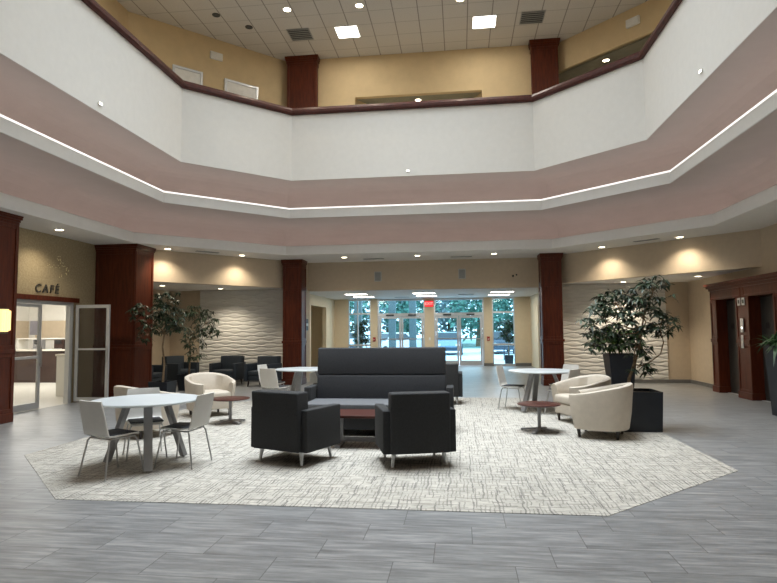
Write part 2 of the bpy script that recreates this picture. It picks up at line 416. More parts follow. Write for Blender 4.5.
# ------------------------------------------------------------------ wooden columns
def panel_face(m, ax, fixed, sgn, a0, a1, z0, z1, w=.07, d=.018):
    def bx(p0, p1, q0, q1):
        f0, f1 = sorted((fixed, fixed + sgn * d))
        if ax == 'y': m.box(p0, p1, f0, f1, q0, q1, .004, 1)
        else: m.box(f0, f1, p0, p1, q0, q1, .004, 1)
    bx(a0, a0 + w, z0, z1); bx(a1 - w, a1, z0, z1); bx(a0 + w, a1 - w, z0, z0 + w); bx(a0 + w, a1 - w, z1 - w, z1)
def column(x0, x1, y0, y1, z0, z1, label, rail=1.22, crown=.16, over=.07, faces=('front', 'side+'), name='wood_column', group=None):
    r = thing(name, label, 'column', ((x0 + x1) / 2, (y0 + y1) / 2, z0), group=group)
    off = Vector(r.location)
    def P(n, m, mat='cherry'):
        bmesh.ops.translate(m.bm, verts=m.bm.verts, vec=-off); return obj(n, m, mat, r)
    P('shaft', MB().box(x0, x1, y0, y1, z0, z1 - .01))
    c = MB()
    for k, (o_, h0, h1) in enumerate(((.018, 0, .3), (.04, .3, .55), (over * .85, .55, .8), (over, .8, 1))):
        c.box(x0 - o_, x1 + o_, y0 - o_, y1, z1 - crown + crown * h0, z1 - crown + crown * h1 - (.002 if k == 3 else 0))
    P('crown', c)
    zb = z0
    if rail:
        P('chair_rail', MB().box(x0 - .03, x1 + .03, y0 - .03, y1, z0 + rail - .035, z0 + rail + .035, .008))
        P('plinth', MB().box(x0 - .03, x1 + .03, y0 - .03, y1, z0, z0 + .16, .006))
    spans = [(z0 + .16, z0 + rail - .035), (z0 + rail + .035, z1 - crown)] if rail else [(z0, z1 - crown)]
    if 'split' in faces: spans = [spans[0], (spans[1][0], 2.76), (2.76, spans[1][1])]
    for i, (a, b) in enumerate(spans):
        m = MB()
        if 'front' in faces: panel_face(m, 'y', y0, -1, x0, x1, a, b)
        if 'side+' in faces: panel_face(m, 'x', x1, 1, y0, y1, a, b)
        if 'side-' in faces: panel_face(m, 'x', x0, -1, y0, y1, a, b)
        P('panel_frame', m)
    return r
column(-5.06, -4.52, 16.1, 16.6, 0, 3.6, 'tall cherry wood column left of the entrance passage', over=.05, faces=('front', 'side+', 'split'))
column(2.25, 2.78, 16.1, 16.6, 0, 3.6, 'tall cherry wood column right of the entrance passage', over=.05, faces=('front', 'side-', 'split'))
column(-8.49, -7.5, 12.55, 13.33, 0, 3.6, 'wide cherry wood column behind the open cafe door')
column(-8.49, -7.75, 7.9, 9.24, 0, 3.6, 'cherry wood pier at the left edge with a lit sconce', over=.09)
# upper floor: everything there keeps this one spacing
def U(x, y, z): return (x * .929, y * .929, 1.52 + (z - 1.52) * .929)
ZC = 9.4
column(-4.80, -3.95, 15.6, 15.99, 5.96, ZC, 'upstairs wood column at left above the balcony rail', rail=None, crown=.2, over=.06, faces=('front', 'side+'))
column(2.07, 2.77, 15.6, 15.99, 5.96, ZC, 'upstairs wood column at right above the balcony rail', rail=None, crown=.2, over=.06, faces=('front', 'side-'))

# ------------------------------------------------------------------ upper floor walls and ceiling
def wall_seg(m, p0, p1, z0, z1, th=.15):
    a, b = Vector(p0), Vector(p1); n = Vector((-(b - a).y, (b - a).x)).normalized() * th
    c = (Vector((CX, CY)) - (a + b) / 2)
    if n.dot(c) > 0: n = -n
    return m.prism([tuple(a), tuple(b), tuple(b + n), tuple(a + n)], z0, z1)
YU = 15.84
m = MB()
for x0, x1, z0 in ((-4.4, -2.87, 5.96), (-2.87, .72, 8.2), (.72, 2.5, 5.96)): m.box(x0, x1, YU, YU + .15, z0, ZC)
struct('wall_upper_back', m, 'upper_wall')
LA, LB = (-4.15, 16.61), (-7.95, 12.75)     # left diagonal wall upstairs
RA, RB = (2.65, 16.02), (6.3, 12.37)
m = MB(); wall_seg(m, LB, (-3.9, 16.86 - .0), 5.96, ZC); struct('wall_upper_back_left', m, 'upper_wall')
m = MB(); wall_seg(m, (2.55, 16.12), (6.3, 12.37), 8.6, ZC); struct('wall_upper_back_right', m, 'upper_wall')
m = MB(); m.box(-8.1, -7.95, 0 + .3, 12.75, 5.96, ZC); struct('wall_upper_left', m, 'upper_wall')
m = MB(); m.box(6.3, 6.45, .3, 12.4, 5.96, ZC); struct('wall_upper_right', m, 'upper_wall')
# hallways behind the openings
struct('ceiling_upper_hall', MB().box(-2.87, .72, YU + .15, YU + 3.2, 8.2, 8.26), 'ceiling_dark')
struct('wall_upper_hall', MB().box(-3.0, -2.87, YU + .15, YU + 3.2, 5.96, 8.2).box(.72, .85, YU + .15, YU + 3.2, 5.96, 8.2)
       .prism([(-2.87, YU + .15), (-2.27, YU + .98), (-2.27, YU + 3.2), (-2.87, YU + 3.2)], 5.96, 8.2).prism([(.72, YU + .15), (.72, YU + 3.2), (.42, YU + 3.2), (.42, YU + .75)], 5.96, 8.2).box(-3.0, .85, YU + 3.2, YU + 3.3, 5.96, 8.2), 'upper_wall')
m = MB().prism([(2.6, 16.2), (6.3, 12.5), (6.9, 12.5), (6.9, 18), (2.6, 18)], 8.6, 8.66)
struct('ceiling_upper_alcove', m, 'ceiling_dark')
struct('wall_upper_alcove', MB().box(2.5, 6.9, 18, 18.15, 5.96, 8.6).box(6.8, 6.9, 12.4, 18, 5.96, 8.6).box(2.5, 2.62, 16.2, 18, 5.96, 8.6), 'upper_wall')
struct('floor_upper_hall', MB().box(-3, 6.9, 15.9, 19.2, 5.85, 5.95), 'soffit_paint')
# ceiling with skylight well (octagonal)
def ring_rect(t, z0, z1): return ring_plate(t, z0, z1, -9.3, 6.95, 17.2, -.7)
struct('ceiling_upper', ring_rect(-1.0, ZC, ZC + .08), 'acoustic_tile')
struct('wall_skylight_well', sweep([(-1.0, ZC + .08), (-1.0, 11.2), (-.9, 11.2), (-.9, ZC + .08)]), 'white_paint')
mm = MB(); mm.bm.faces.new([mm.bm.verts.new((x, y, 11.15)) for x, y in octo(-1.0)])
struct('window_7', mm, 'skylight_glow')

L = bpy.data.lights.new('skylight', 'AREA'); L.shape = 'DISK'; L.size = 7.0; L.energy = 470; L.color = (.88, .95, 1.0); L.spread = R(75)
o = bpy.data.objects.new('skylight', L); C.objects.link(o); o.location = (CX, CY, 11.1)
for mat_, tt, zz, hh, lab in (('lip_edge_glow', .50, 4.661, .03, 'thin white glowing strip standing in for the lit lip of the upper cove ledge'),
                              ('cove_glow_low', .85, 4.521, .03, 'pinkish light strip lying in the trough of the upper cove'),
                              ('cove_glow_low', 1.76, 3.721, .03, 'pinkish light strip lying in the trough of the lower cove')):
    tag(obj('cove_light', sweep([(tt, zz), (tt, zz + hh), (tt + .045, zz + hh), (tt + .045, zz)]), mat_), lab, 'cove light')
# doors upstairs on the left diagonal wall
def on_line(p0, p1, s):
    a, b = Vector(p0), Vector(p1); return a + (b - a) * s
dirL = (Vector((-3.9, 16.86)) - Vector(LB)).normalized()
for i, (qx, w, zt) in enumerate(((-6.92, .66, 8.30), (-5.88, .86, 8.31))):
    p = Vector(LB) + dirL * ((qx - LB[0]) / dirL.x)
    r = sroot('door_%d' % (5 + i)); r.location = (p.x, p.y, 5.96); r.rotation_euler = (0, 0, math.atan2(dirL.y, dirL.x))
    h = zt - 5.96
    obj('door_leaf', MB().box(-w / 2, w / 2, -.03, -.005, 0, h), 'plastic_white', r)
    obj('door_frame', MB().box(-w / 2 - .06, -w / 2, -.05, -.005, 0, h + .06).box(w / 2, w / 2 + .06, -.05, -.005, 0, h + .06).box(-w / 2, w / 2, -.05, -.005, h, h + .06), 'aluminium', r)
    obj('handle', MB().cone((w / 2 - .12, -.09, 1.0), (w / 2 - .02, -.09, 1.0), .012), 'chrome', r)

# ------------------------------------------------------------------ lights in the ceilings
def can(x, y, z, label, power=0, r=.075, lit=True, group=None, spot=64, col=(1, .87, .68)):
    t = thing('recessed_light', label, 'ceiling light', (x, y, z), group=group)
    obj('trim_ring', MB().lathe([(r + .025, .004), (r + .022, -.010), (r, -.012), (r, .004)], n=24), 'plastic_white' if lit else 'black_plastic', t)
    obj('lamp', MB().lathe([(r * .98, -.004), (r * .98, -.007)], n=24), 'lamp_warm' if lit else 'vent_dark', t)
    if power:
        L = bpy.data.lights.new('downlight', 'SPOT'); L.energy = power; L.color = col
        L.spot_size = R(spot * 2); L.spot_blend = .8; L.shadow_soft_size = .06
        o = bpy.data.objects.new('downlight', L); C.objects.link(o); o.location = (0, 0, -.03); o.parent = t
    return t
GP = 'recessed lights round the lower soffit'
can(-7.93, 10.52, 3.6, 'round recessed light shining down the cafe sign wall', 75, group=GP)
can(-7.17, 13.41, 3.6, 'round recessed light in the soffit just right of the wide wood column', 80, group=GP)
can(-5.83, 14.90, 3.6, 'round recessed light in the soffit above the left rippled alcove', 80, group=GP)
can(-3.2, 15.85, 3.6, 'round recessed light over the passage, leftmost of three in the back soffit', 60, group=GP)
can(-1.14, 15.85, 3.6, 'round recessed light over the passage, middle of three in the back soffit', 60, group=GP)
can(.96, 15.85, 3.6, 'round recessed light over the passage, rightmost of three in the back soffit', 60, group=GP)
can(3.62, 15.09, 3.6, 'round recessed light in the soffit just right of the right wood column', 80, group=GP)
can(5.02, 13.75, 3.6, 'round recessed light in the soffit over the potted tree, nearer the elevators', 80, group=GP)
GA = 'recessed lights in the alcove ceilings'
can(-8.0, 14.7, 2.8, 'recessed light in the low alcove ceiling above the left-hand potted tree', 45, group=GA)
can(-6.95, 16.1, 2.8, 'recessed light washing the left rippled wall panel', 120, group=GA)
can(4.44, 16.3, 2.8, 'recessed light washing the right rippled wall panel', 190, group=GA)
can(5.85, 14.97, 2.8, 'recessed light in the low alcove ceiling beside the elevators', 30, group=GA)
GU = 'recessed lights in the upper tiled ceiling'
can(-4.07, 13.2, ZC, 'lit recessed light in the tiled top ceiling, leftmost lit one', 60, r=.09, group=GU)
can(-2.29, 13.27, ZC, 'lit recessed light in the tiled top ceiling, middle one', 60, r=.09, group=GU)
can(.14, 13.34, ZC, 'lit recessed light in the tiled top ceiling, cut by the top edge', 60, r=.09, group=GU)
can(-5.89, 13.2, ZC, 'unlit dark recessed light in the tiled ceiling, farther left one', 0, lit=False, group='unlit recessed lights in the upper ceiling')
can(-5.29, 13.86, ZC, 'unlit dark recessed light in the tiled ceiling, nearer the left upstairs column', 0, lit=False, group='unlit recessed lights in the upper ceiling')
can(-1.09, 16.28, 8.2, 'recessed light in the hall behind the upstairs back opening', 30, r=.08, group='recessed lights in the upstairs halls')
can(3.95, 15.35, 8.6, 'recessed light in the upstairs right-hand alcove', 30, r=.08, group='recessed lights in the upstairs halls')

for k, (xx, yy, lab) in enumerate(((5.35, 9.5, 'soffit light at right before the elevators'), (5.35, 6.6, 'soffit light on the near right side'), (-7.6, 6.9, 'soffit light on the near left side'),
        (3.5, 2.8, 'soffit light at the near right diagonal'), (-5.7, 2.8, 'soffit light at the near left diagonal'), (-1.14, 1.9, 'soffit light just above the viewpoint'))):
    can(xx, yy, 3.6, 'unseen added recessed ' + lab, 55, group=GP)  # unseen cans continuing the soffit ring, added for ambient fill
def panel_light(x, y, z, w, d, label, mat='troffer_glow', group=None, power=0):
    t = thing('panel_light', label, 'ceiling light', (x, y, z), group=group)
    obj('frame', MB().box(-w / 2, w / 2, -d / 2, -d / 2 + .02, -.012, -.002).box(-w / 2, w / 2, d / 2 - .02, d / 2, -.012, -.002)
        .box(-w / 2, -w / 2 + .02, -d / 2 + .02, d / 2 - .02, -.012, -.002).box(w / 2 - .02, w / 2, -d / 2 + .02, d / 2 - .02, -.012, -.002), 'plastic_white', t)
    obj('diffuser', MB().box(-w / 2 + .02, w / 2 - .02, -d / 2 + .02, d / 2 - .02, -.008, -.002), mat, t)
    return t
panel_light(-2.81 - .0, 14.45, ZC, .61, .61, 'square lit panel light in the tiled top ceiling, left one', 'lamp_white', 'square panel lights in the upper ceiling')
panel_light(.75, 14.45, ZC, .61, .61, 'square lit panel light in the tiled top ceiling, right one', 'lamp_white', 'square panel lights in the upper ceiling')

def area(x, y, z, sx, sy, p, col=(1, .93, .82)):
    L = bpy.data.lights.new('panel_lamp', 'AREA'); L.shape = 'RECTANGLE'; L.size = sx; L.size_y = sy; L.energy = p; L.color = col
    o = bpy.data.objects.new('panel_lamp', L); C.objects.link(o); o.location = (x, y, z - .02)
area(-2.81, 14.45, ZC, .55, .55, 26); area(.75, 14.45, ZC, .55, .55, 26)
for xx, yy, lab in ((5.3, 10.2, 'right rear'), (-7.2, 10.0, 'left rear'), (5.0, 6.5, 'right front'), (-7.0, 6.5, 'left front'), (-3, 2.6, 'front left'), (.8, 2.6, 'front right')):  # extra panels out of view, added to light the upper walls
    panel_light(xx, yy, ZC, .61, .61, 'unseen added fill panel light in the upper ceiling, %s' % lab, 'lamp_white', 'square panel lights in the upper ceiling')
    area(xx, yy, ZC, .55, .55, 26)
def vent(x, y, z, w, d, label, rz=0, group=None):
    t = thing('air_vent', label, 'air vent', (x, y, z), rz, group)
    m = MB(); m.box(-w / 2, w / 2, -d / 2, -d / 2 + .025, -.012, -.002).box(-w / 2, w / 2, d / 2 - .025, d / 2, -.012, -.002)
    m.box(-w / 2, -w / 2 + .025, -d / 2, d / 2, -.012, -.002).box(w / 2 - .025, w / 2, -d / 2, d / 2, -.012, -.002)
    obj('frame', m, 'vent_metal', t)
    obj('backing', MB().box(-w / 2 + .02, w / 2 - .02, -d / 2 + .02, d / 2 - .02, -.004, -.002), 'vent_dark', t)
    m = MB(); n = max(2, int(d / .09))
    for k in range(n):
        yy = -d / 2 + .025 + (d - .05) * (k + .5) / n; m.box(-w / 2 + .025, w / 2 - .025, yy - .012, yy + .012, -.011, -.005)
    obj('slat', m, 'vent_metal', t)['kind'] = 'stuff'
    return t
vent(-4.08, 14.4, ZC, .6, .6, 'square grey air vent in the tiled top ceiling beside the left upstairs column', group='square air vents in the upper ceiling')
vent(1.95, 14.4, ZC, .6, .6, 'square grey air vent in the tiled top ceiling beside the right upstairs column', group='square air vents in the upper ceiling')
GV = 'slot vents in the lower soffit'
vent(-6.45, 14.1, 3.6, .6, .12, 'narrow dark slot vent in the soffit at far left', R(48), GV)
vent(-2.44, 16.35, 3.6, .6, .12, 'narrow dark slot vent in the soffit over the left wall speaker', 0, GV)
vent(.07, 16.35, 3.6, .6, .12, 'narrow dark slot vent in the soffit over the right wall speaker', 0, GV)
vent(4.4, 14.1, 3.6, .6, .12, 'narrow dark slot vent in the soffit at right above the potted tree', R(-45), GV)
# small white marker lights on the parapet
for x, y, z, n, lab in ((-1.19, 13.715, 5.39, 'y', 'tiny white light on the balcony wall, centre back'),
                        (-6.025, 8.89, 5.42, 'x', 'tiny white light on the balcony wall, left side'),
                        (3.745, 9.11, 5.45, 'X', 'tiny white light on the balcony wall, right side')):
    t = thing('marker_light', lab, 'wall light', (x, y, z), group='marker lights on the balcony wall')
    m = MB()
    if n == 'y': m.box(-.04, .04, -.02, 0, -.02, .02, .004)
    elif n == 'x': m.box(0, .02, -.05, .05, -.025, .025, .004)
    else: m.box(-.02, 0, -.05, .05, -.025, .025, .004)
    obj('housing', m, 'plastic_white', t)
    m = MB()
    if n == 'y': m.box(-.03, .03, -.023, -.02, -.014, .014)
    elif n == 'x': m.box(.02, .023, -.04, .04, -.017, .017)
    else: m.box(-.023, -.02, -.04, .04, -.017, .017)
    obj('lens', m, 'lamp_white', t)
# white exit boxes upstairs
for loc, rz, lab in (((-6.40, 14.35, 8.92), R(46), 'small white box sign high on the upstairs left wall'), ((4.36, 14.29, 9.02), R(-45), 'small white box sign high on the upstairs right wall')):
    t = thing('box_sign', lab, 'sign', loc, rz, 'white box signs upstairs')
    obj('housing', MB().box(-.17, .17, -.07, -.0, -.1, .1, .008), 'plastic_white', t)
    obj('face', MB().box(-.14, .14, -.078, -.071, -.075, .075), 'plastic_white', t)

# ------------------------------------------------------------------ wall speakers, alarm boxes on the back header
def speaker(x, z, lab):
    t = thing('wall_speaker', lab, 'speaker', (x, 17.0, z), group='flush speakers on the back wall')
    obj('frame', MB().box(-.11, .11, -.02, -.001, -.15, .15, .006), 'grille_white', t)
    obj('grille', MB().box(-.085, .085, -.025, -.02, -.125, .125), 'vent_metal', t)
speaker(-2.41, 3.14, 'flush rectangular wall speaker over the passage, left one')
speaker(.09, 3.17, 'flush rectangular wall speaker over the passage, right one')
t = thing('wall_sensor', 'pair of small dark round sensors on the wall right of the speakers', 'sensor', (1.56, 17, 3.08))
obj('camera_dome', MB().lathe([(.03, 0), (.028, .02), (.015, .032)], n=16), 'black_plastic', t).rotation_euler = (PI / 2, 0, 0)
b = obj('sounder', MB().lathe([(.025, 0), (.022, .02), (.01, .03)], n=16), 'vent_dark', t); b.rotation_euler = (PI / 2, 0, 0); b.location = (.1, 0, .03)

# ------------------------------------------------------------------ entrance passage
Y2 = 24.8; ZV = 2.9
struct('ceiling_passage', MB().box(-5.6, 3.1, 17.2, 25.0, ZV, ZV + .1), 'white_paint')
struct('wall_passage_left', MB().box(-5.6, -5.45, 17.2, 20.75, 0, ZV).box(-5.6, -5.45, 23.2, 25, 0, ZV).box(-5.6, -5.45, 20.75, 23.2, 2.5, ZV), 'cream_wall')
struct('wall_passage_right', MB().box(2.95, 3.1, 17.2, 20.2, 0, ZV).box(2.95, 3.1, 22.4, 25, 0, ZV).box(2.95, 3.1, 20.2, 22.4, 2.45, ZV), 'cream_wall')
struct('wall_side_room_left', MB().box(-8.0, -7.9, 20, 24.2, 0, ZV).box(-7.9, -5.6, 20, 20.1, 0, ZV).box(-7.9, -5.6, 24.1, 24.2, 0, ZV), 'cream_wall')
struct('floor_side_room', MB().box(-8, -5.45, 20, 24.2, -.02, .001).box(2.95, 5.5, 19.5, 23.2, -.02, .001), 'cafe_floor')
struct('ceiling_side_room', MB().box(-8, -5.6, 20, 24.2, ZV, ZV + .1).box(3.1, 5.5, 19.5, 23.2, ZV, ZV + .1), 'white_paint')
struct('wall_side_room_right', MB().box(5.4, 5.5, 19.5, 23.2, 0, ZV).box(3.1, 5.4, 19.4, 19.5, 0, ZV).box(3.1, 5.4, 23.1, 23.2, 0, ZV), 'cream_wall')
struct('wall_entrance', MB().box(-5.45, -4.85, Y2, Y2 + .2, 0, ZV).box(-3.84, -3.55, Y2 - .05, Y2 + .2, 0, ZV).box(-1.49, -1.1, Y2 - .05, Y2 + .2, 0, ZV)
       .box(1.02, 1.36, Y2 - .05, Y2 + .2, 0, ZV).box(2.31, 2.95, Y2, Y2 + .2, 0, ZV), 'cream_wall')
struct('baseboard_entrance', MB().box(-5.45, -4.85, Y2 - .03, Y2, 0, .12).box(-1.52, -1.07, Y2 - .08, Y2 - .05, 0, .12).box(.99, 1.39, Y2 - .08, Y2 - .05, 0, .12).box(2.31, 2.95, Y2 - .03, Y2, 0, .12), 'base_tile')
k = 0
for yy, rown in ((21.3, 'nearer row'), (23.0, 'row by the doors')):
    for xx, cn in ((-3.85, 'left'), (-1.3, 'middle'), (1.55, 'right')):
        panel_light(xx, yy, ZV, .85, .6, 'rectangular lit panel in the passage ceiling, %s of the %s' % (cn, rown), 'lamp_white', 'panel lights in the passage ceiling'); area(xx, yy, ZV, .8, .5, 16)
vent(-2.35, 23.6, ZV, .6, .3, 'reddish grey air vent in the passage ceiling between left and middle panel lights', 0, 'air vents in the passage ceiling')
vent(.25, 22.4, ZV, .6, .3, 'dark air vent in the passage ceiling between middle and right panel lights', 0, 'air vents in the passage ceiling')
def glazing(root, rects):     # each pane a part
    for x0, x1, z0, z1 in rects: obj('pane', MB().box(x0, x1, Y2 + .07, Y2 + .078, z0, z1), 'tinted_glass', root)
def sidelight(n, x0, x1, vm=None):
    r = sroot('window_%d' % n)
    m = MB(); f = .05
    m.box(x0, x0 + f, Y2, Y2 + .12, 0, ZV).box(x1 - f, x1, Y2, Y2 + .12, 0, ZV)
    for z0, z1 in ((0, .08), (.86, .94), (2.23, 2.3), (2.83, ZV)): m.box(x0 + f, x1 - f, Y2, Y2 + .12, z0, z1)
    if vm: m.box(vm - .025, vm + .025, Y2 + .01, Y2 + .11, .08, 2.83)
    obj('window_frame', m, 'aluminium', r)
    glazing(r, [(x0 + f, x1 - f, .08, .86), (x0 + f, x1 - f, .94, 2.23), (x0 + f, x1 - f, 2.3, 2.83)])
sidelight(1, -4.85, -3.84, -4.42); sidelight(2, 1.36, 2.31)
def entrance(n, x0, x1):
    w = sroot('window_%d' % (n + 2)); obj('window_frame', MB().box(x0, x1, Y2, Y2 + .12, 2.2, 2.27).box(x0, x1, Y2, Y2 + .12, 2.81, ZV).box(x0, x0 + .06, Y2, Y2 + .12, 2.27, 2.81).box(x1 - .06, x1, Y2, Y2 + .12, 2.27, 2.81), 'aluminium', w)
    glazing(w, [(x0 + .06, x1 - .06, 2.27, 2.81)])
    r = sroot('door_%d' % n)
    obj('door_frame', MB().box(x0, x0 + .07, Y2, Y2 + .12, 0, 2.2).box(x1 - .07, x1, Y2, Y2 + .12, 0, 2.2).box(x0 + .07, x1 - .07, Y2, Y2 + .12, 2.14, 2.2), 'aluminium', r)
    mid = (x0 + x1) / 2
    for a, b_ in ((x0 + .08, mid - .01), (mid + .01, x1 - .08)):
        lf = obj('door_leaf', MB().box(a, a + .08, Y2 + .04, Y2 + .09, .01, 2.13).box(b_ - .08, b_, Y2 + .04, Y2 + .09, .01, 2.13)
                 .box(a + .08, b_ - .08, Y2 + .04, Y2 + .09, .01, .22).box(a + .08, b_ - .08, Y2 + .04, Y2 + .09, 2.04, 2.13), 'aluminium', r)
        obj('pane', MB().box(a + .08, b_ - .08, Y2 + .06, Y2 + .068, .22, 2.04), 'tinted_glass', lf)
        obj('push_bar', MB().box(a + .02, b_ - .02, Y2 - .05, Y2 - .02, 1.13, 1.18).box(a + .03, a + .07, Y2 - .02, Y2 + .04, 1.13, 1.18).box(b_ - .07, b_ - .03, Y2 - .02, Y2 + .04, 1.13, 1.18), 'chrome', lf)
        obj('door_closer', MB().box((a + b_) / 2 - .17, (a + b_) / 2 + .17, Y2 - .05, Y2 - .001, 2.15, 2.22), 'vent_dark', lf)
entrance(1, -3.55, -1.49); entrance(2, -1.1, 1.02)

def text_mesh(name, body, size, mat, parent=None, ext=.004, shear=0, space=1):
    cu = bpy.data.curves.new(name, 'FONT'); cu.body = body; cu.size = size; cu.extrude = ext; cu.align_x = 'CENTER'; cu.align_y = 'CENTER'
    cu.shear = shear; cu.space_character = space
    o = bpy.data.objects.new('t', cu); C.objects.link(o)
    me = bpy.data.meshes.new_from_object(o.evaluated_get(bpy.context.evaluated_depsgraph_get()))
    bpy.data.objects.remove(o); me.materials.clear(); me.materials.append(MATS[mat])
    q = bpy.data.objects.new(name, me); C.objects.link(q)
    if parent: q.parent = parent
    return q
t = thing('exit_sign', 'glowing red exit sign on the pillar between the entrance doors', 'sign', (-1.3, Y2 - .05, 2.66))
obj('housing', MB().box(-.19, .19, -.05, 0, -.13, .13, .008), 'red_plastic', t)
obj('face', MB().box(-.175, .175, -.056, -.051, -.115, .115), 'exit_red', t)
q = text_mesh('lettering', 'EXIT', .17, 'exit_letter', t); q.rotation_euler = (PI / 2, 0, 0); q.location = (0, -.060, 0)
for x, lab in ((-3.69, 'small red fire alarm box left of the entrance doors'), (1.19, 'small red fire alarm box right of the entrance doors')):
    t = thing('fire_alarm_box', lab, 'fire alarm', (x, Y2 - .048, 1.15), group='fire alarm boxes by the entrance')
    obj('housing', MB().box(-.06, .06, -.05, 0, -.09, .09, .006), 'red_plastic', t)
    obj('pull_handle', MB().box(-.035, .035, -.06, -.051, -.03, -.005), 'plastic_white', t)
t = tag(obj('wall_switch', MB().box(-1.33, -1.25, Y2 - .06, Y2 - .051, 1.1, 1.22, .003), 'plastic_white'), 'small white switch plate on the pillar between entrance doors', 'switch')
t = thing('notice_holder', 'narrow dark notice strip beside the left wood column', 'sign', (-4.54, 16.8, 1.72))
obj('backing', MB().box(-.018, .012, -.12, .12, -.17, .17), 'black_plastic', t)
obj('card', MB().box(.012, .016, -.1, .1, -.04, .04), 'plastic_white', t)

# ------------------------------------------------------------------ cafe front
x = -8.5
struct('trim_4', MB().box(-8.62, -8.44, 9.9, 11.92, 2.2, 2.3), 'cherry')
def prt(n, m, mat, r):
    return obj(n, m, mat, r)
dr = sroot('door_3', (-8.55, 10.87, 0))
def loc(m, o): bmesh.ops.translate(m.bm, verts=m.bm.verts, vec=-Vector(o)); return m
o_ = (-8.55, 10.87, 0)
prt('door_frame', loc(MB().box(-8.6, -8.5, 9.95, 10.0, 0, 2.2).box(-8.6, -8.5, 11.7, 11.82, 0, 2.2).box(-8.6, -8.5, 10.0, 11.7, 2.13, 2.2), o_), 'aluminium', dr)
lf = prt('door_leaf', loc(MB().box(-8.57, -8.53, 10.0, 10.06, .01, 2.12).box(-8.57, -8.53, 10.81, 10.88, .01, 2.12).box(-8.57, -8.53, 10.06, 10.81, .01, .14).box(-8.57, -8.53, 10.06, 10.81, 2.06, 2.12).box(-8.57, -8.53, 10.06, 10.81, 1.02, 1.07), o_), 'aluminium', dr)
prt('pane', loc(MB().box(-8.553, -8.547, 10.06, 10.81, .14, 2.06), o_), 'clear_glass', lf)
prt('pull_handle', loc(MB().cone((-8.49, 10.845, .85), (-8.49, 10.845, 1.25), .012).box(-8.53, -8.49, 10.83, 10.86, .88, .9).box(-8.53, -8.49, 10.83, 10.86, 1.2, 1.22), o_), 'chrome', lf)
lf2 = prt('door_leaf', loc(MB().box(-8.46, -8.39, 11.83, 11.87, .03, 2.15).box(-7.73, -7.66, 11.83, 11.87, .03, 2.15).box(-8.39, -7.73, 11.83, 11.87, .03, .12).box(-8.39, -7.73, 11.83, 11.87, 2.08, 2.15).box(-8.39, -7.73, 11.83, 11.87, 1.15, 1.19), o_), 'aluminium', dr)
prt('pane', loc(MB().box(-8.39, -7.73, 11.847, 11.853, .12, 2.08), o_), 'leaf_glass', lf2)
prt('pull_handle', loc(MB().cone((-7.69, 11.79, .85), (-7.69, 11.79, 1.25), .012), o_), 'chrome', lf2)
t = tag(obj('door_notice', MB().box(-8.546, -8.543, 10.58, 10.78, 1.5, 1.78), 'paper'), 'pale paper notice taped inside the left cafe door pane', 'notice')
q = text_mesh('cafe_lettering', 'CAF\u00c9', .25, 'letter_metal', ext=.012, shear=.12, space=1.3)
q.rotation_euler = (PI / 2, 0, PI / 2); q.location = (-8.4885, 10.95, 2.44)
tag(q, 'dark metal letters spelling CAFÉ on the gold wall over the doors', 'lettering')
random.seed(4)
m = MB()
for k in range(26):
    a = k / 25; yy = 11.35 + .18 * math.sin(a * 5.5) + random.uniform(-.06, .06) + .12 * a; zz = 2.75 + a * .42 + random.uniform(-.03, .03)
    m.lathe([(.011, -8.5), (.011, -8.49)], n=8) if False else m.box(-8.499, -8.49, yy - .011, yy + .011, zz - .011, zz + .011, .004, 1)
for k in range(9): m.box(-8.499, -8.49, 10.95 + k * .045, 10.965 + k * .045, 2.93 + .03 * math.sin(k * 2), 2.945 + .03 * math.sin(k * 2), .002, 1)
tag(obj('wall_ornament', m, 'gold'), 'small swirl of gold dots on the wall above the cafe letters', 'wall ornament')
# sconce on the left pier
t = thing('wall_sconce', 'lit amber wall sconce with stepped glass on the left wood pier', 'wall lamp', (-7.73, 8.9, 1.75))
obj('backplate', MB().box(0, .02, -.1, .1, -.21, .21), 'letter_metal', t)
obj('glass_shade', MB().box(.02, .1, -.1, -.035, -.19, .19, .005).box(.02, .12, -.03, .03, -.19, .19, .005).box(.02, .1, .035, .1, -.17, .17, .005), 'sconce_glow', t)
obj('bracket', MB().box(.018, .05, -.105, .105, -.225, -.2).box(.018, .05, -.105, .105, .2, .215), 'letter_metal', t)

# cafe room
struct('floor_cafe', MB().box(-14.6, -8.5, 8.5, 18, -.1, .002), 'cafe_floor')
struct('ceiling_cafe', MB().box(-14.6, -8.65, 8.5, 18, 3.0, 3.1), 'cafe_white')
struct('wall_cafe', MB().box(-14.6, -14.5, 8.5, 18, 0, 3).box(-14.5, -8.97, 17.9, 18, 0, 3).box(-14.5, -8.65, 8.5, 8.6, 0, 3).box(-9.2, -9.12, 12.7, 17.9, 0, 3).box(-9.12, -8.65, 12.7, 12.75, 0, 3), 'cafe_white')
struct('trim_5', MB().box(-14.2, -9.25, 17.82, 17.9, 1.35, 1.95).box(-14.49, -14.42, 11, 17.8, 1.35, 1.95), 'tan_wall')
for k, (xx, yy) in enumerate(((-12.3, 11.5), (-12.3, 15.2))):
    panel_light(xx, yy, 3.0, 1.8, 1.8, 'large bright panel light in the cafe ceiling, %s' % ('nearer the door' if k == 0 else 'over the counter'), 'cafe_glow', 'panel lights in the cafe'); area(xx, yy, 3.0, 1.7, 1.7, (8, 110)[k], (1, .97, .9))
ct = thing('service_counter', 'long cafe counter with dark front and pale stone top', 'counter', (-12.2, 16.9, 0))
obj('body', MB().box(-2, 2.6, -.3, .3, 0, .98), 'counter_dark', ct)
obj('countertop', MB().box(-2.05, 2.65, -.36, .36, .98, 1.03, .006), 'counter_stone', ct)
bk = thing('display_shelf', 'white cafe display shelf standing on the counter, loaded with goods', 'shelf', (-12.2, 17.0, 1.03))
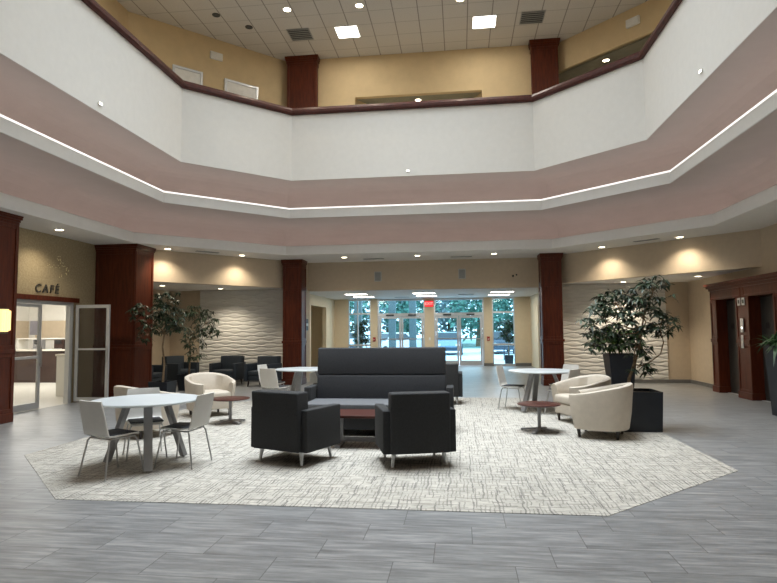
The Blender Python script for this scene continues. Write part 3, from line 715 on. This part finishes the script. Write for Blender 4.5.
obj('shelf_board', MB().box(-1.9, 2.4, -.12, .2, .32, .35), 'cafe_white', bk)
obj('upright', MB().box(-1.9, -1.86, -.1, .18, 0, .32).box(.2, .24, -.1, .18, 0, .32).box(2.36, 2.4, -.1, .18, 0, .32), 'cafe_white', bk)
random.seed(9)
mats = ['machine_grey', 'counter_dark', 'cafe_white', 'machine_grey', 'counter_stone']
labs = ['grey coffee machine on the cafe counter, far left', 'dark boxy machine on the cafe counter, second from the left', 'white machine at the middle of the cafe counter',
        'grey dispenser on the cafe counter, right of the middle', 'pale jug machine on the cafe counter, farthest right']
for k in range(5):
    cxm = -13.2 + k * .72
    t = thing('coffee_machine', labs[k], 'coffee machine', (cxm, 16.75, 1.03), group='machines on the cafe counter')
    obj('body', MB().box(-.15, .15, -.08, .1, 0, .3, .01), mats[k], t)
    obj('hopper', MB().box(-.1, .1, -.1, -.02, .17, .29, .01), 'black_plastic', t)
    obj('drip_tray', MB().box(-.13, .13, -.17, -.08, 0, .03, .004), 'chrome', t)
t = thing('half_wall', 'pale cream half-height divider just inside the cafe door', 'divider', (-9.62, 13.15, 0))
obj('body', MB().box(-.16, .16, -.13, .09, 0, .97), 'cafe_white', t)
obj('cap', MB().box(-.19, .19, -.15, .11, .97, 1.02, .006), 'counter_stone', t)

# ------------------------------------------------------------------ elevators
t = thing('elevator_surround', 'cherry wood surround framing the two elevator doors', 'elevator surround', (6.35, 13.2, 0))
def E(n, m, mat, par=None): return obj(n, loc(m, (6.35, 13.2, 0)), mat, par or t)
X0 = 6.05
jm = [(14.5, 14.82), (12.96, 13.53), (11.6, 11.99)]
for a, b_ in jm:
    E('pier', MB().box(X0, 6.58, a, b_, 0, 2.18), 'cherry')
    fm = MB(); panel_face(fm, 'x', X0, -1, a, b_, .14, 1.18, .06, .015); panel_face(fm, 'x', X0, -1, a, b_, 1.26, 2.17, .06, .015); E('panel_frame', fm, 'cherry')
    E('chair_rail', MB().box(X0 - .03, X0, a - .01, b_ + .01, 1.18, 1.26), 'cherry')
    E('plinth', MB().box(X0 - .03, 6.4, a - .02, b_ + .02, 0, .14), 'cherry')
E('frieze', MB().box(X0, 6.34, 11.6, 14.82, 2.18, 2.46), 'cherry')
E('crown', MB().box(X0 - .03, 6.34, 11.57, 14.85, 2.40, 2.46).box(X0 - .07, 6.34, 11.53, 14.89, 2.46, 2.51).box(X0 - .10, 6.34, 11.50, 14.93, 2.51, 2.57), 'cherry')
fm = MB(); panel_face(fm, 'x', X0, -1, 13.3, 14.82, 2.19, 2.4, .04, .012); panel_face(fm, 'x', X0, -1, 11.6, 13.2, 2.19, 2.4, .04, .012); E('panel_frame', fm, 'cherry')
cp_ = E('call_panel', MB().box(X0 - .03, X0 - .016, 13.19, 13.31, 1.42, 1.72), 'aluminium'); E('call_button', MB().box(X0 - .035, X0 - .03, 13.235, 13.265, 1.5, 1.53), 'lamp_white', cp_)
E('key_plate', MB().box(X0 - .035, X0 - .03, 13.2, 13.3, 1.08, 1.36), 'aluminium')
for yy in (13.15, 13.34):
    li = E('floor_indicator', MB().box(X0 - .03, X0 - .015, yy - .06, yy + .06, 1.9 + .1, 2.14 + .02), 'aluminium')
    E('display', MB().box(X0 - .033, X0 - .03, yy - .035, yy + .035, 2.04, 2.12), 'black_plastic', li)
for n, (a, b_) in ((4, (13.53, 14.5)), (7, (11.99, 12.96))):
    r = sroot('door_%d' % n, (6.5, (a + b_) / 2, 0)); mid = (a + b_) / 2
    for p, q_ in ((a, mid - .004), (mid + .004, b_)):
        obj('door_leaf', loc(MB().box(6.28, 6.32, p, q_, .01, 2.16), (6.5, mid, 0)), 'elevator_steel', r)
    obj('floor_plate', loc(MB().box(6.274, 6.28, mid + .18, mid + .3, 1.5, 1.62), (6.5, mid, 0)), 'black_plastic', r)
    obj('sill', loc(MB().box(6.2, 6.34, a, b_, 0, .008), (6.5, mid, 0)), 'aluminium', r)
struct('wall_elevator_back', MB().box(6.6, 6.7, 11.3, 15, 0, 2.6).box(6.35, 6.6, 11.55, 14.82, 2.2, 2.5), 'ceiling_dark')

# ------------------------------------------------------------------ furniture
def face(dx, dy): return math.atan2(-dx, dy)     # local +y turned to (dx, dy)

def make_armchair(label, fab, seatfab, loc_, rz, legm='chrome', group=None):
    t = thing('lounge_armchair', label, 'armchair', loc_, rz, group)
    obj('seat', MB().box(-.30, .30, -.22, .31, .17, .30, .012).box(-.298, .298, -.2, .32, .305, .44, .03, 3), seatfab, t, True)
    b = MB(); b.box(-.335, .335, -.385, -.17, .16, .825, .02, 3)
    for v in b.bm.verts:
        if v.co.z > .3: v.co.y -= (v.co.z - .3) * .06
    obj('backrest', b, fab, t, True)
    for s in (-1, 1):
        obj('armrest', MB().box(min(s * .305, s * .415), max(s * .305, s * .415), -.33, .34, .155, .63, .014, 3), fab, t, True)
    for sx, sy in ((-1, -1), (1, -1), (-1, 1), (1, 1)):
        obj('leg', MB().cone((sx * .305, sy * .285, .004), (sx * .285, sy * .265, .165), .016, .027, 12), legm, t, True)
    return t
make_armchair('black armchair seen from behind, left of the pair before the coffee table', 'black_fabric', 'black_fabric', (-1.97, 6.8, .008), R(-22))
make_armchair('black armchair seen from behind, right of the pair before the coffee table', 'black_fabric', 'black_fabric', (-.55, 6.78, .008), R(16))
make_armchair('black armchair half hidden behind the right end of the high bench', 'black_fabric', 'black_fabric', (-.38, 12.25, .008), 0)
make_armchair('dark slate armchair against the left rippled wall, left one of two', 'navy_fabric', 'navy_fabric', (-6.72, 16.15, 0), R(176), 'dark_leg')
make_armchair('dark slate armchair against the left rippled wall, right one beside the column', 'navy_fabric', 'navy_fabric', (-5.52, 15.75, 0), R(165), 'dark_leg')
make_armchair('dark slate armchair in the far left alcove, nearer the wide column', 'navy_fabric', 'navy_fabric', (-8.4, 14.75, 0), R(-90), 'dark_leg')
make_armchair('dark slate armchair in the far left alcove corner behind the small tree', 'navy_fabric', 'navy_fabric', (-8.2, 16.2, 0), R(-110), 'dark_leg')

# high-back bench
t = thing('high_back_bench', 'charcoal high-back bench behind the coffee table', 'bench', (-1.25, 8.7, .008))
obj('seat', MB().box(-1.05, 1.05, -.43, .32, .31, .455, .02, 3), 'seat_grey_fabric', t, True)
obj('base', MB().box(-1.03, 1.03, -.40, .42, .09, .305, .01), 'black_fabric', t)
def slab(z0, z1, y0): 
    b = MB().box(-1.02, 1.02, y0, y0 + .14, z0, z1, .02, 3)
    for v in b.bm.verts: v.co.y += (v.co.z - .4) * .12
    return b
obj('lower_back', slab(.44, .82, .28), 'charcoal_fabric', t, True)
obj('upper_back', slab(.825, 1.245, .28), 'charcoal_fabric', t, True)
for s in (-1, 1):
    obj('armrest', MB().box(min(s * 1.03, s * 1.14), max(s * 1.03, s * 1.14), -.02, .42, .1, .66, .015, 3), 'black_fabric', t, True)
    for sy in (-.33, .35): obj('leg', MB().cone((s * .97, sy, 0), (s * .95, sy, .095), .015, .025), 'chrome', t, True)

# coffee table
t = thing('coffee_table', 'low rectangular coffee table with red-brown top and steel frame', 'coffee table', (-1.25, 7.72, .008))
obj('tabletop', MB().box(-.62, .62, -.31, .31, .385, .42, .006), 'red_top', t)
for s in (-1, 1):
    obj('leg', MB().box(s * .36 - .03, s * .36 + .03, -.02, .02, .03, .385), 'brushed_metal', t)
    obj('foot', MB().box(s * .36 - .035, s * .36 + .035, -.27, .27, 0, .03, .004), 'brushed_metal', t)
obj('stretcher', MB().box(-.325, .325, -.02, .02, .035, .095), 'brushed_metal', t)

# cafe chairs
def make_cafe_chair(label, loc_, rz, group):
    t = thing('cafe_chair', label, 'chair', loc_, rz, group)
    prof0 = [(.21, .435), (.19, .45), (.1, .452), (0, .447), (-.1, .447), (-.165, .455), (-.2, .485), (-.215, .54), (-.235, .64), (-.26, .75), (-.28, .85)]
    prof = [(y_, z_ - .03) for y_, z_ in prof0[:-1]] + [(-.278, .805)]
    wid = [.17, .195, .205, .21, .21, .21, .21, .208, .205, .2, .185]
    m = MB(); th = .014; N = len(prof); S = 6
    rows = []
    for side in (0, 1):
        for i, ((y, z), w) in enumerate(zip(prof, wid)):
            a = Vector(prof[max(i - 1, 0)]); c = Vector(prof[min(i + 1, N - 1)]); d = (c - a).normalized(); n = Vector((d.y, -d.x))
            row = []
            for j in range(S + 1):
                u = j / S * 2 - 1
                cv = .02 * u * u if i > 5 else .006 * u * u   # edges curl forward/up
                yy = y - side * n.x * th * -1 + (cv if i > 5 else 0); zz = z - side * n.y * th * -1 + (cv if i <= 5 else 0)
                row.append(m.bm.verts.new((u * w, yy, zz)))
            rows.append(row)
    for g in (0, N):
        for i in range(N - 1):
            for j in range(S): m.bm.faces.new((rows[g + i][j], rows[g + i][j + 1], rows[g + i + 1][j + 1], rows[g + i + 1][j]))
    for i in range(N - 1):
        m.bm.faces.new((rows[i][0], rows[i + 1][0], rows[N + i + 1][0], rows[N + i][0]))
        m.bm.faces.new((rows[i][S], rows[i + 1][S], rows[N + i + 1][S], rows[N + i][S]))
    for e in (0, N - 1):
        for j in range(S): m.bm.faces.new((rows[e][j], rows[e][j + 1], rows[N + e][j + 1], rows[N + e][j]))
    obj('shell', m, 'white_shell', t, True)
    obj('seat_pad', MB().box(-.19, .19, -.165, .2, .422, .445, .01, 2), 'black_pad', t, True)
    fr = MB()
    fr.tube([(-.17, .16, .40), (.17, .16, .40)], .009).tube([(-.17, -.13, .40), (.17, -.13, .40)], .009)
    fr.tube([(-.17, .16, .40), (-.17, -.13, .40)], .009).tube([(.17, .16, .40), (.17, -.13, .40)], .009)
    obj('seat_frame', fr, 'chrome', t, True)
    for sx, sy, y0 in ((-1, 1, .16), (1, 1, .16), (-1, -1, -.13), (1, -1, -.13)):
        obj('leg', MB().tube([(sx * .17, y0, .40), (sx * .185, y0 + sy * .02, .37), (sx * .225, y0 + sy * .085, .0)], .0095), 'chrome', t, True)
    return t
chair0 = make_cafe_chair('white shell chair at the near left table, on its left side', (-3.75, 5.88, .008), R(-23), 'white shell chairs at the near left table')
def chair(l, x, y, r, g): dup(chair0, (x, y, .008), r, l, g)
G1, G2, G3 = 'white shell chairs at the near left table', 'white shell chairs at the far left table', 'white shell chairs at the right table'
chair('white shell chair at the near left table, on its right side', -3.17, 6.41, R(86), G1)
chair('white shell chair on the far side of the near left table', -3.88, 6.78, R(216), G1)
chair('white shell chair seen from behind, in front of the far left table', -3.60, 11.0, R(-20), G2)
chair('bright white shell chair at the left end of the far left table', -4.0, 12.0, R(-100), G2)
chair('white shell chair tucked between the far left table and the high bench', -2.80, 11.6, R(100), G2)
chair('white shell chair at the right table, on its left side facing right', .98, 11.4, R(-112), G3)
chair('white shell chair at the right table, back toward the cream barrel chairs', 1.80, 10.68, R(52), G3)
chair('white shell chair at the right table, far side beside the wood column', 2.0, 11.75, R(130), G3)

def make_round_table(label, loc_, rz, feet, group):
    t = thing('round_table', label, 'table', loc_, rz, group)
    obj('tabletop', MB().lathe([(.57, .712), (.60, .722), (.605, .735), (.60, .742), (.0 + .58, .743)], n=64), 'white_laminate', t, True)
    obj('under_frame', MB().lathe([(.26, .69), (.26, .711)], n=24), 'brushed_metal', t)
    for a in feet:
        a = R(a); d = Vector((math.cos(a), math.sin(a), 0)); sd = Vector((-math.sin(a), math.cos(a), 0))
        obj('leg', MB().bar(d * .485 + Vector((0, 0, .016)), d * .24 + Vector((0, 0, .69)), .09, .05, side=sd), 'brushed_metal', t)
    return t
GT = 'round white tables on splayed grey legs'
make_round_table('round white table at near left with three shell chairs', (-3.63, 6.38, .008), 0, (-58, 180, 59), GT)
make_round_table('round white table left of the high bench, farther back', (-3.22, 11.75, .008), 0, (-95, 145, 25), GT)
make_round_table('round white table at right near the cream barrel chairs', (1.5, 11.2, .008), 0, (100, -140, -20), GT)

def make_side_table(label, loc_, rz):
    t = thing('side_table', label, 'side table', loc_, rz, 'round side tables')
    obj('tabletop', MB().lathe([(.29, .385), (.315, .395), (.318, .405), (.31, .41)], n=48), 'red_top', t, True)
    obj('pole', MB().lathe([(.034, .03), (.026, .07), (.026, .36), (.07, .385)], n=20), 'brushed_metal', t, True)
    for k in range(4):
        a = PI / 4 + k * PI / 2; d = Vector((math.cos(a), math.sin(a), 0))
        b = MB().bar(d * .02 + Vector((0, 0, .045)), d * .28 + Vector((0, 0, .016)), .055, .022)
        obj('foot', b.cone(d * .265, d * .265 + Vector((0, 0, .012)), .018), 'brushed_metal', t)
    return t
make_side_table('low round red-brown side table at left before the cream chair', (-3.84, 9.35, .008), R(10))
make_side_table('low round red-brown side table at right before the cream chairs', (1.15, 8.9, .008), R(20))

def make_barrel(label, loc_, rz, group):
    t = thing('barrel_chair', label, 'armchair', loc_, rz, group)
    m = MB(); N = 40; A = R(143)
    def se(a, rx, ry, p=2.6):      # superellipse, a measured from the back (-y)
        x, y = math.sin(a), -math.cos(a); k = (abs(x) ** p + abs(y) ** p) ** (-1 / p)
        return x * k * rx, y * k * ry
    def top(u): return .62 + .135 * (1 - u ** 2) ** 1.0 if u < 1 else .62
    cols = []
    for i in range(N + 1):
        a = -A + 2 * A * i / N; u = abs(a) / A; h = .60 + .155 * (math.cos(u * PI) * .5 + .5) ** .8
        col = []
        ob, ot = se(a, .385, .375), se(a, .435, .43 + .02)
        it, ib = se(a, .345, .35), se(a, .325, .31)
        def P(c, z): col.append(m.bm.verts.new((c[0], c[1], z)))
        mid = lambda p, q, k: (p[0] * (1 - k) + q[0] * k, p[1] * (1 - k) + q[1] * k)
        P(ob, .12); P(mid(ob, ot, .45), .32); P(mid(ob, ot, .9), h - .05)
        P(mid(ot, it, .12), h - .015); P(mid(ot, it, .4), h); P(mid(ot, it, .65), h - .003); P(mid(ot, it, .92), h - .03)
        P(mid(ib, it, .5), .45); P(ib, .25); P(ib, .12)
        cols.append(col)
    n = len(cols[0])
    for p, q_ in zip(cols, cols[1:]):
        for j in range(n): m.bm.faces.new((p[j], p[(j + 1) % n], q_[(j + 1) % n], q_[j]))
    m.bm.faces.new(cols[0]); m.bm.faces.new(cols[-1][::-1])
    obj('shell', m, 'cream_leather', t, True)
    obj('seat_cushion', MB().box(-.30, .30, -.3, .335, .30, .435, .04, 4), 'cream_leather', t, True)
    obj('seat_base', MB().box(-.295, .295, -.3, .315, .13, .295, .02, 3), 'cream_leather', t, True)
    for sx in (-1, 1):
        for sy in (-1, 1): obj('leg', MB().cone((sx * .26, sy * .25, 0), (sx * .27, sy * .26, .13), .018, .028), 'dark_leg', t, True)
    return t
GB = 'cream barrel chairs'
make_barrel('cream barrel chair at right front, seen from its side and back', (1.97, 8.62, .008), face(-.93, .36), GB)
make_barrel('cream barrel chair at right, behind the nearer cream chair', (1.95, 9.85, .008), face(-.9, -.35), GB)
make_barrel('cream barrel chair at left facing the small side table, seat visible', (-4.58, 10.2, .008), face(.72, -.69), GB)
make_barrel('cream barrel chair behind the near left round table, back to the camera', (-4.66, 8.2, .008), face(.5, .86), GB)

# ------------------------------------------------------------------ plants
def leaf(bm, p, d, L, W, droop=.3, roll=0):
    d = d.normalized(); s = d.cross(Vector((0, 0, 1)))
    if s.length < .05: s = Vector((1, 0, 0))
    s.normalize(); s = (Matrix.Rotation(roll, 3, d) @ s); n = s.cross(d)
    ps = []
    for f, w in ((0, .08), (.35, 1), (.7, .75), (1, .05)):
        c = p + d * L * f + Vector((0, 0, -droop * L * f * f)); ps.append((c - s * W / 2 * w + n * W * .12 * w, c, c + s * W / 2 * w + n * W * .12 * w))
    vs = [[bm.verts.new(q) for q in r] for r in ps]
    for a, b in zip(vs, vs[1:]):
        bm.faces.new((a[0], a[1], b[1], b[0])); bm.faces.new((a[1], a[2], b[2], b[1]))
def foliage_tree(root, trunk_pts, blobs, rng, L=.12, W=.045, per=9, droop=.35, mat='leaf_dark', tr=.028, spread=1.0):
    tm = MB(); tm.tube(trunk_pts, tr, 8, tr * .55)
    top = Vector(trunk_pts[-1]); fm = MB(); bm_ = MB()
    for (c, rad, n) in blobs:
        c = Vector(c); rad = Vector(rad)
        start = top if c.z >= top.z - .2 else Vector(trunk_pts[len(trunk_pts) // 2])
        midp = (start + c) / 2 + Vector((rng.uniform(-.06, .06), rng.uniform(-.06, .06), .02))
        bm_.tube([start, midp, c], tr * .45, 6, tr * .22)
        for _ in range(n):
            while True:
                q = Vector((rng.uniform(-1, 1), rng.uniform(-1, 1), rng.uniform(-1, 1)))
                if .25 < q.length < 1: break
            q *= q.length ** -.35
            tip = c + Vector((q.x * rad.x, q.y * rad.y, q.z * rad.z))
            if rng.random() < .5: bm_.tube([c, (c + tip) / 2 + Vector((0, 0, .03)), tip], tr * .16, 4, tr * .08)
            a0 = rng.uniform(0, 2 * PI)
            for k in range(per):
                a = a0 + 2 * PI * k / per + rng.uniform(-.2, .2); e = rng.uniform(-.35, .5)
                leaf(fm.bm, tip + Vector((rng.uniform(-.02, .02),) * 3), Vector((math.cos(a), math.sin(a), e)), L * rng.uniform(.7, 1.2), W * rng.uniform(.8, 1.2), droop * rng.uniform(.5, 1.6), rng.uniform(-.5, .5))
    obj('trunk', tm, 'bark', root, True); obj('branches', bm_, 'bark', root, True)
    obj('foliage', fm, mat, root, False, fix=False)
def planter(root, w, h, taper, mat='planter_black'):
    m = MB(); a, b = w / 2, w / 2 * taper
    def ring(r, z): return [m.bm.verts.new((x * r, y * r, z)) for x, y in ((-1, -1), (1, -1), (1, 1), (-1, 1))]
    rs = [ring(b, 0), ring(a, h), ring(a - .025, h), ring(a - .03, h - .06)]
    for p, q_ in zip(rs, rs[1:]):
        for k in range(4): m.bm.faces.new((p[k], p[(k + 1) % 4], q_[(k + 1) % 4], q_[k]))
    m.bm.faces.new(rs[0][::-1]); m.bm.faces.new(rs[-1])
    obj('planter', m, mat, root); obj('soil', MB().box(-a + .035, a - .035, -a + .035, a - .035, h - .058, h - .04), 'soil', root)
rng = random.Random(11)
t = thing('potted_tree', 'large leafy indoor tree in a black cube planter at right', 'potted plant', (2.64, 9.2, .009))
planter(t, .58, .58, .93)
foliage_tree(t, [(-.12, 0, .52), (-.10, 0, .75), (-.02, .02, .95), (.06, 0, 1.2), (.1, 0, 1.45)],
             [((-.42, -.05, 1.62), (.36, .38, .30), 44), ((-.22, .1, 1.88), (.36, .38, .24), 44), ((.12, -.05, 1.72), (.30, .38, .30), 34), ((.3, 0, 2.08), (.30, .34, .26), 34),
              ((-.5, .0, 1.34), (.30, .3, .22), 22), ((.45, .05, 1.62), (.2, .28, .22), 18), ((.02, 0, 1.25), (.2, .26, .26), 14), ((.05, -.05, .95), (.2, .2, .14), 8)], rng, L=.115, W=.042, per=8, droop=.5)
m = MB().tube([(.02, 0, .92), (.2, -.02, 1.0), (.36, -.02, 1.12), (.42, 0, 1.3), (.38, 0, 1.5), (.42, 0, 1.68)], .011, 6, .008); obj('side_branch', m, 'bark', t, True)
t = thing('potted_plant', 'bushy bright green plant in a tall tapered planter, behind the big tree', 'potted plant', (3.72, 14.2, 0))
planter(t, .62, .93, .72, 'planter_black')
foliage_tree(t, [(0, 0, .85), (0, 0, 1.05), (0, 0, 1.2)], [((-.25, -.1, 1.22), (.38, .3, .2), 22), ((.2, 0, 1.25), (.35, .3, .22), 22), ((0, -.1, 1.45), (.45, .3, .25), 20)], rng, L=.24, W=.065, per=7, droop=.5, mat='leaf_bright')
t = thing('potted_tree', 'slim ficus tree standing in front of the wide wood column, left alcove', 'potted plant', (-6.72, 12.45, 0))
planter(t, .46, .42, .85)
foliage_tree(t, [(0, 0, .38), (.02, .02, .8), (-.02, 0, 1.2), (.02, 0, 1.5)],
             [((-.2, 0, 1.72), (.34, .35, .26), 30), ((.12, 0, 1.98), (.36, .36, .28), 34), ((-.52, -.1, 2.02), (.26, .25, .2), 18), ((.1, 0, 2.28), (.3, .3, .2), 20), ((-.42, 0, 1.52), (.2, .2, .22), 10), ((.42, 0, 1.72), (.3, .3, .2), 18)], rng, L=.13, W=.045, per=7, droop=.6)
t = thing('potted_tree', 'slim ficus tree beside the rippled wall, right one of the left pair', 'potted plant', (-7.15, 14.6, 0))
planter(t, .46, .42, .85)
foliage_tree(t, [(0, 0, .38), (.03, 0, .9), (0, .02, 1.3)],
             [((.1, 0, 1.35), (.34, .32, .3), 26), ((.45, 0, 1.75), (.32, .3, .26), 24), ((.25, 0, 2.05), (.4, .3, .22), 24), ((.15, 0, .95), (.3, .26, .14), 10), ((.62, 0, 1.5), (.22, .22, .16), 10)], rng, L=.13, W=.045, per=7, droop=.7)
t = thing('potted_plant', 'arching green plant in a tall planter before the elevators, right edge', 'potted plant', (5.52, 10.75, 0))
planter(t, .40, 1.2, .72)
fm = MB()
for k in range(90):
    a = rng.uniform(0, 2 * PI); e = rng.uniform(.5, 2.4)
    leaf(fm.bm, Vector((rng.uniform(-.1, .1), rng.uniform(-.08, .08), 1.16)), Vector((math.cos(a), math.sin(a), e)), rng.uniform(.45, .8), rng.uniform(.05, .08), rng.uniform(.4, 1.1), rng.uniform(-.3, .3))
obj('foliage', fm, 'leaf_fern', t, fix=False)

# ------------------------------------------------------------------ outside the entrance
struct('ground_outside', MB().box(-40, 40, 25.0, 34, -.12, -.02), 'concrete_out')
struct('ground_parking', MB().box(-60, 60, 34, 120, -.14, -.04), 'concrete_out')
for k, (xx, yy, lab) in enumerate(((-4.75, 26.8, 'dark square pillar outside the left sidelight'), (-3.35, 28.6, 'dark square pillar outside the left entrance doors'), (-2.35, 28.9, 'second dark square pillar outside the left entrance doors'))):
    t = thing('canopy_pillar', lab, 'pillar', (xx, yy, -.02), group='canopy pillars outside')
    obj('shaft', MB().box(-.17, .17, -.17, .17, 0, 3.4), 'pillar_out', t)
    obj('footing', MB().box(-.22, .22, -.22, .22, 0, .2), 'pillar_out', t)
for (xx, yy), lab in (((-4.45, 26.0), 'dark leafy shrub outside the left sidelight'), ((2.12, 26.0), 'dark leafy shrub in a black pot outside the right sidelight')):
    t = thing('potted_shrub', lab, 'potted plant', (xx, yy, -.02))
    planter(t, .4, .42, .8)
    foliage_tree(t, [(0, 0, .38), (0, 0, .8), (0, 0, 1.05)], [((0, 0, 1.35), (.38, .3, .38), 44), ((-.15, 0, 1.7), (.36, .3, .3), 34), ((.2, 0, 1.8), (.3, .25, .3), 26), ((.1, 0, 1.05), (.3, .3, .2), 10)], rng, L=.17, W=.07, per=7, droop=.4)
t = thing('outdoor_table', 'small dark outdoor table seen through the right sidelight', 'table', (2.35, 30.2, -.02))
obj('tabletop', MB().box(-.42, .42, -.3, .3, .68, .73, .006), 'car_dark', t)
for sx in (-1, 1): obj('leg', MB().box(sx * .12 - .03, sx * .12 + .03, -.03, .03, 0, .68), 'car_dark', t)
obj('bench_seat', MB().box(-.55, .55, -.6, -.42, .42, .46), 'car_dark', t)
def car(label, x, y, rz, mat):
    t = thing('car', label, 'car', (x, y, -.04), rz)
    prof = [(-2.1, .3), (-2.12, .6), (-2.0, .82), (-1.2, .92), (-.55, 1.40), (.75, 1.45), (1.5, 1.0), (2.1, .92), (2.15, .5), (2.1, .3)]
    b = MB(); L = [b.bm.verts.new((-.85 + (.12 if z > 1 else 0), y_, z)) for y_, z in prof]; Rr = [b.bm.verts.new((.85 - (.12 if z > 1 else 0), y_, z)) for y_, z in prof]
    n = len(prof)
    for k in range(n): b.bm.faces.new((L[k], L[(k + 1) % n], Rr[(k + 1) % n], Rr[k]))
    b.bm.faces.new(L[::-1]); b.bm.faces.new(Rr)
    obj('body', b, mat, t)
    g = MB().quad((-.72, -1.16, .97), (.72, -1.16, .97), (.66, -.60, 1.38), (-.66, -.60, 1.38)).quad((-.66, .80, 1.44), (.66, .80, 1.44), (.7, 1.44, 1.06), (-.7, 1.44, 1.06))
    for s in (-1, 1): g.quad((s * .86, -1.0, .95), (s * .86, 1.2, .98), (s * .75, .7, 1.38), (s * .75, -.55, 1.34))
    bmesh.ops.translate(g.bm, verts=g.bm.verts, vec=(0, -.012, .012))
    obj('window_glass', g, 'car_glass', t, fix=False)
    for sx in (-1, 1):
        for sy in (-1.35, 1.35): obj('wheel', MB().cone((sx * .72, sy, .32), (sx * .9, sy, .32), .32, .32, 20), 'tyre', t, True)
        obj('headlight', MB().box(sx * .62 - .16, sx * .62 + .16, -2.14, -2.05, .58, .72), 'plastic_white', t)
    obj('bumper', MB().box(-.86, .86, -2.2, -2.08, .28, .5, .02), 'car_dark', t)
    return t
car('pale blue car parked beyond the right entrance doors', -.75, 38.0, 0, 'car_blue')
car('dark car parked beside the pale blue car, beyond the right doors', 2.6, 39.5, R(4), 'car_dark')
car('white car parked beyond the left entrance doors', -4.4, 36.0, R(-35), 'car_white')
car('white car parked farther off, beyond the gap between entrance doors', -8.6, 46.0, R(0), 'car_white')
def out_tree(label, x, y, h, r, mat, seed, low=1.0, n=900):
    g = random.Random(seed); t = thing('broadleaf_tree', label, 'tree', (x, y, -.04), group='trees beyond the parking lot')
    obj('trunk', MB().tube([(0, 0, 0), (.1, 0, h * .3), (0, .1, h * .6)], .22, 8, .1), 'bark', t, True)
    f = MB()
    for _ in range(n):
        while True:
            q = Vector((g.uniform(-1, 1), g.uniform(-1, 1), g.uniform(-1, 1)))
            if q.length < 1: break
        p = Vector((q.x * r, q.y * r, low + (h - low) * (q.z * .5 + .5)))
        leaf(f.bm, p, Vector((g.uniform(-1, 1), g.uniform(-1, 1), g.uniform(-.6, .8))), g.uniform(.4, .8), g.uniform(.25, .45), .2, g.uniform(-1, 1))
    obj('foliage', f, mat, t, fix=False)
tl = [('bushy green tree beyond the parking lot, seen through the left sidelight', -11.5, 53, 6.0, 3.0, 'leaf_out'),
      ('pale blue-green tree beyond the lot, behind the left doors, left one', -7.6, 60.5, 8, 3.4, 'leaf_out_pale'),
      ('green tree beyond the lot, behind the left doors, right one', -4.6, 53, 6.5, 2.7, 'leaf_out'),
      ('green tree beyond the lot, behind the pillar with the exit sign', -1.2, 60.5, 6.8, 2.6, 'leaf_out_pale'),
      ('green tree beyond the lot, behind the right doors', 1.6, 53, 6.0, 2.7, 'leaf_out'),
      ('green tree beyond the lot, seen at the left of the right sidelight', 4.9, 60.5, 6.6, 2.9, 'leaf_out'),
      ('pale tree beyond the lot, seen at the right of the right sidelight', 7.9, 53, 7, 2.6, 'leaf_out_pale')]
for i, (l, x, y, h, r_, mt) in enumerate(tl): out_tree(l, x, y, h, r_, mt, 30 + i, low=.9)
struct('ground_verge', MB().box(-60, 60, 50, 90, -.04, .05), 'hill_out')

# ------------------------------------------------------------------ world, camera, settings
w = bpy.data.worlds.new('World'); sc.world = w; w.use_nodes = True
bg = w.node_tree.nodes['Background']; bg.inputs[0].default_value = (.62, .80, 1.0, 1); bg.inputs[1].default_value = 4.0

cam = bpy.data.cameras.new('Camera'); co = bpy.data.objects.new('Camera', cam); C.objects.link(co)
f, pitch, yaw, roll = 575.39, .06804, .12267, .00877
cam.sensor_fit = 'HORIZONTAL'; cam.sensor_width = 36; cam.lens = f / 777 * 36; cam.clip_end = 400; cam.clip_start = .05
Xa = Vector((math.cos(yaw), math.sin(yaw), 0)); Fh = Vector((-math.sin(yaw), math.cos(yaw), 0)); Zw = Vector((0, 0, 1))
Fw = Fh * math.cos(pitch) + Zw * math.sin(pitch); Za = -Fh * math.sin(pitch) + Zw * math.cos(pitch)
rt = Xa * math.cos(roll) - Za * math.sin(roll); up = Xa * math.sin(roll) + Za * math.cos(roll)
M = Matrix.Identity(4)
for i in range(3): M[i][0] = rt[i]; M[i][1] = up[i]; M[i][2] = -Fw[i]
M[0][3], M[1][3], M[2][3] = 0, 0, 1.52
co.matrix_world = M
sc.camera = co
sc.view_settings.view_transform = 'Standard'; sc.view_settings.look = 'None'; sc.view_settings.gamma = 1; sc.view_settings.exposure = .12
sc.view_settings.use_curve_mapping = False
sc.cycles.use_denoising = True
sc.cycles.max_bounces = 8; sc.cycles.diffuse_bounces = 5; sc.cycles.transparent_max_bounces = 12
sc.cycles.sample_clamp_indirect = 6; sc.cycles.caustics_reflective = False; sc.cycles.caustics_refractive = False
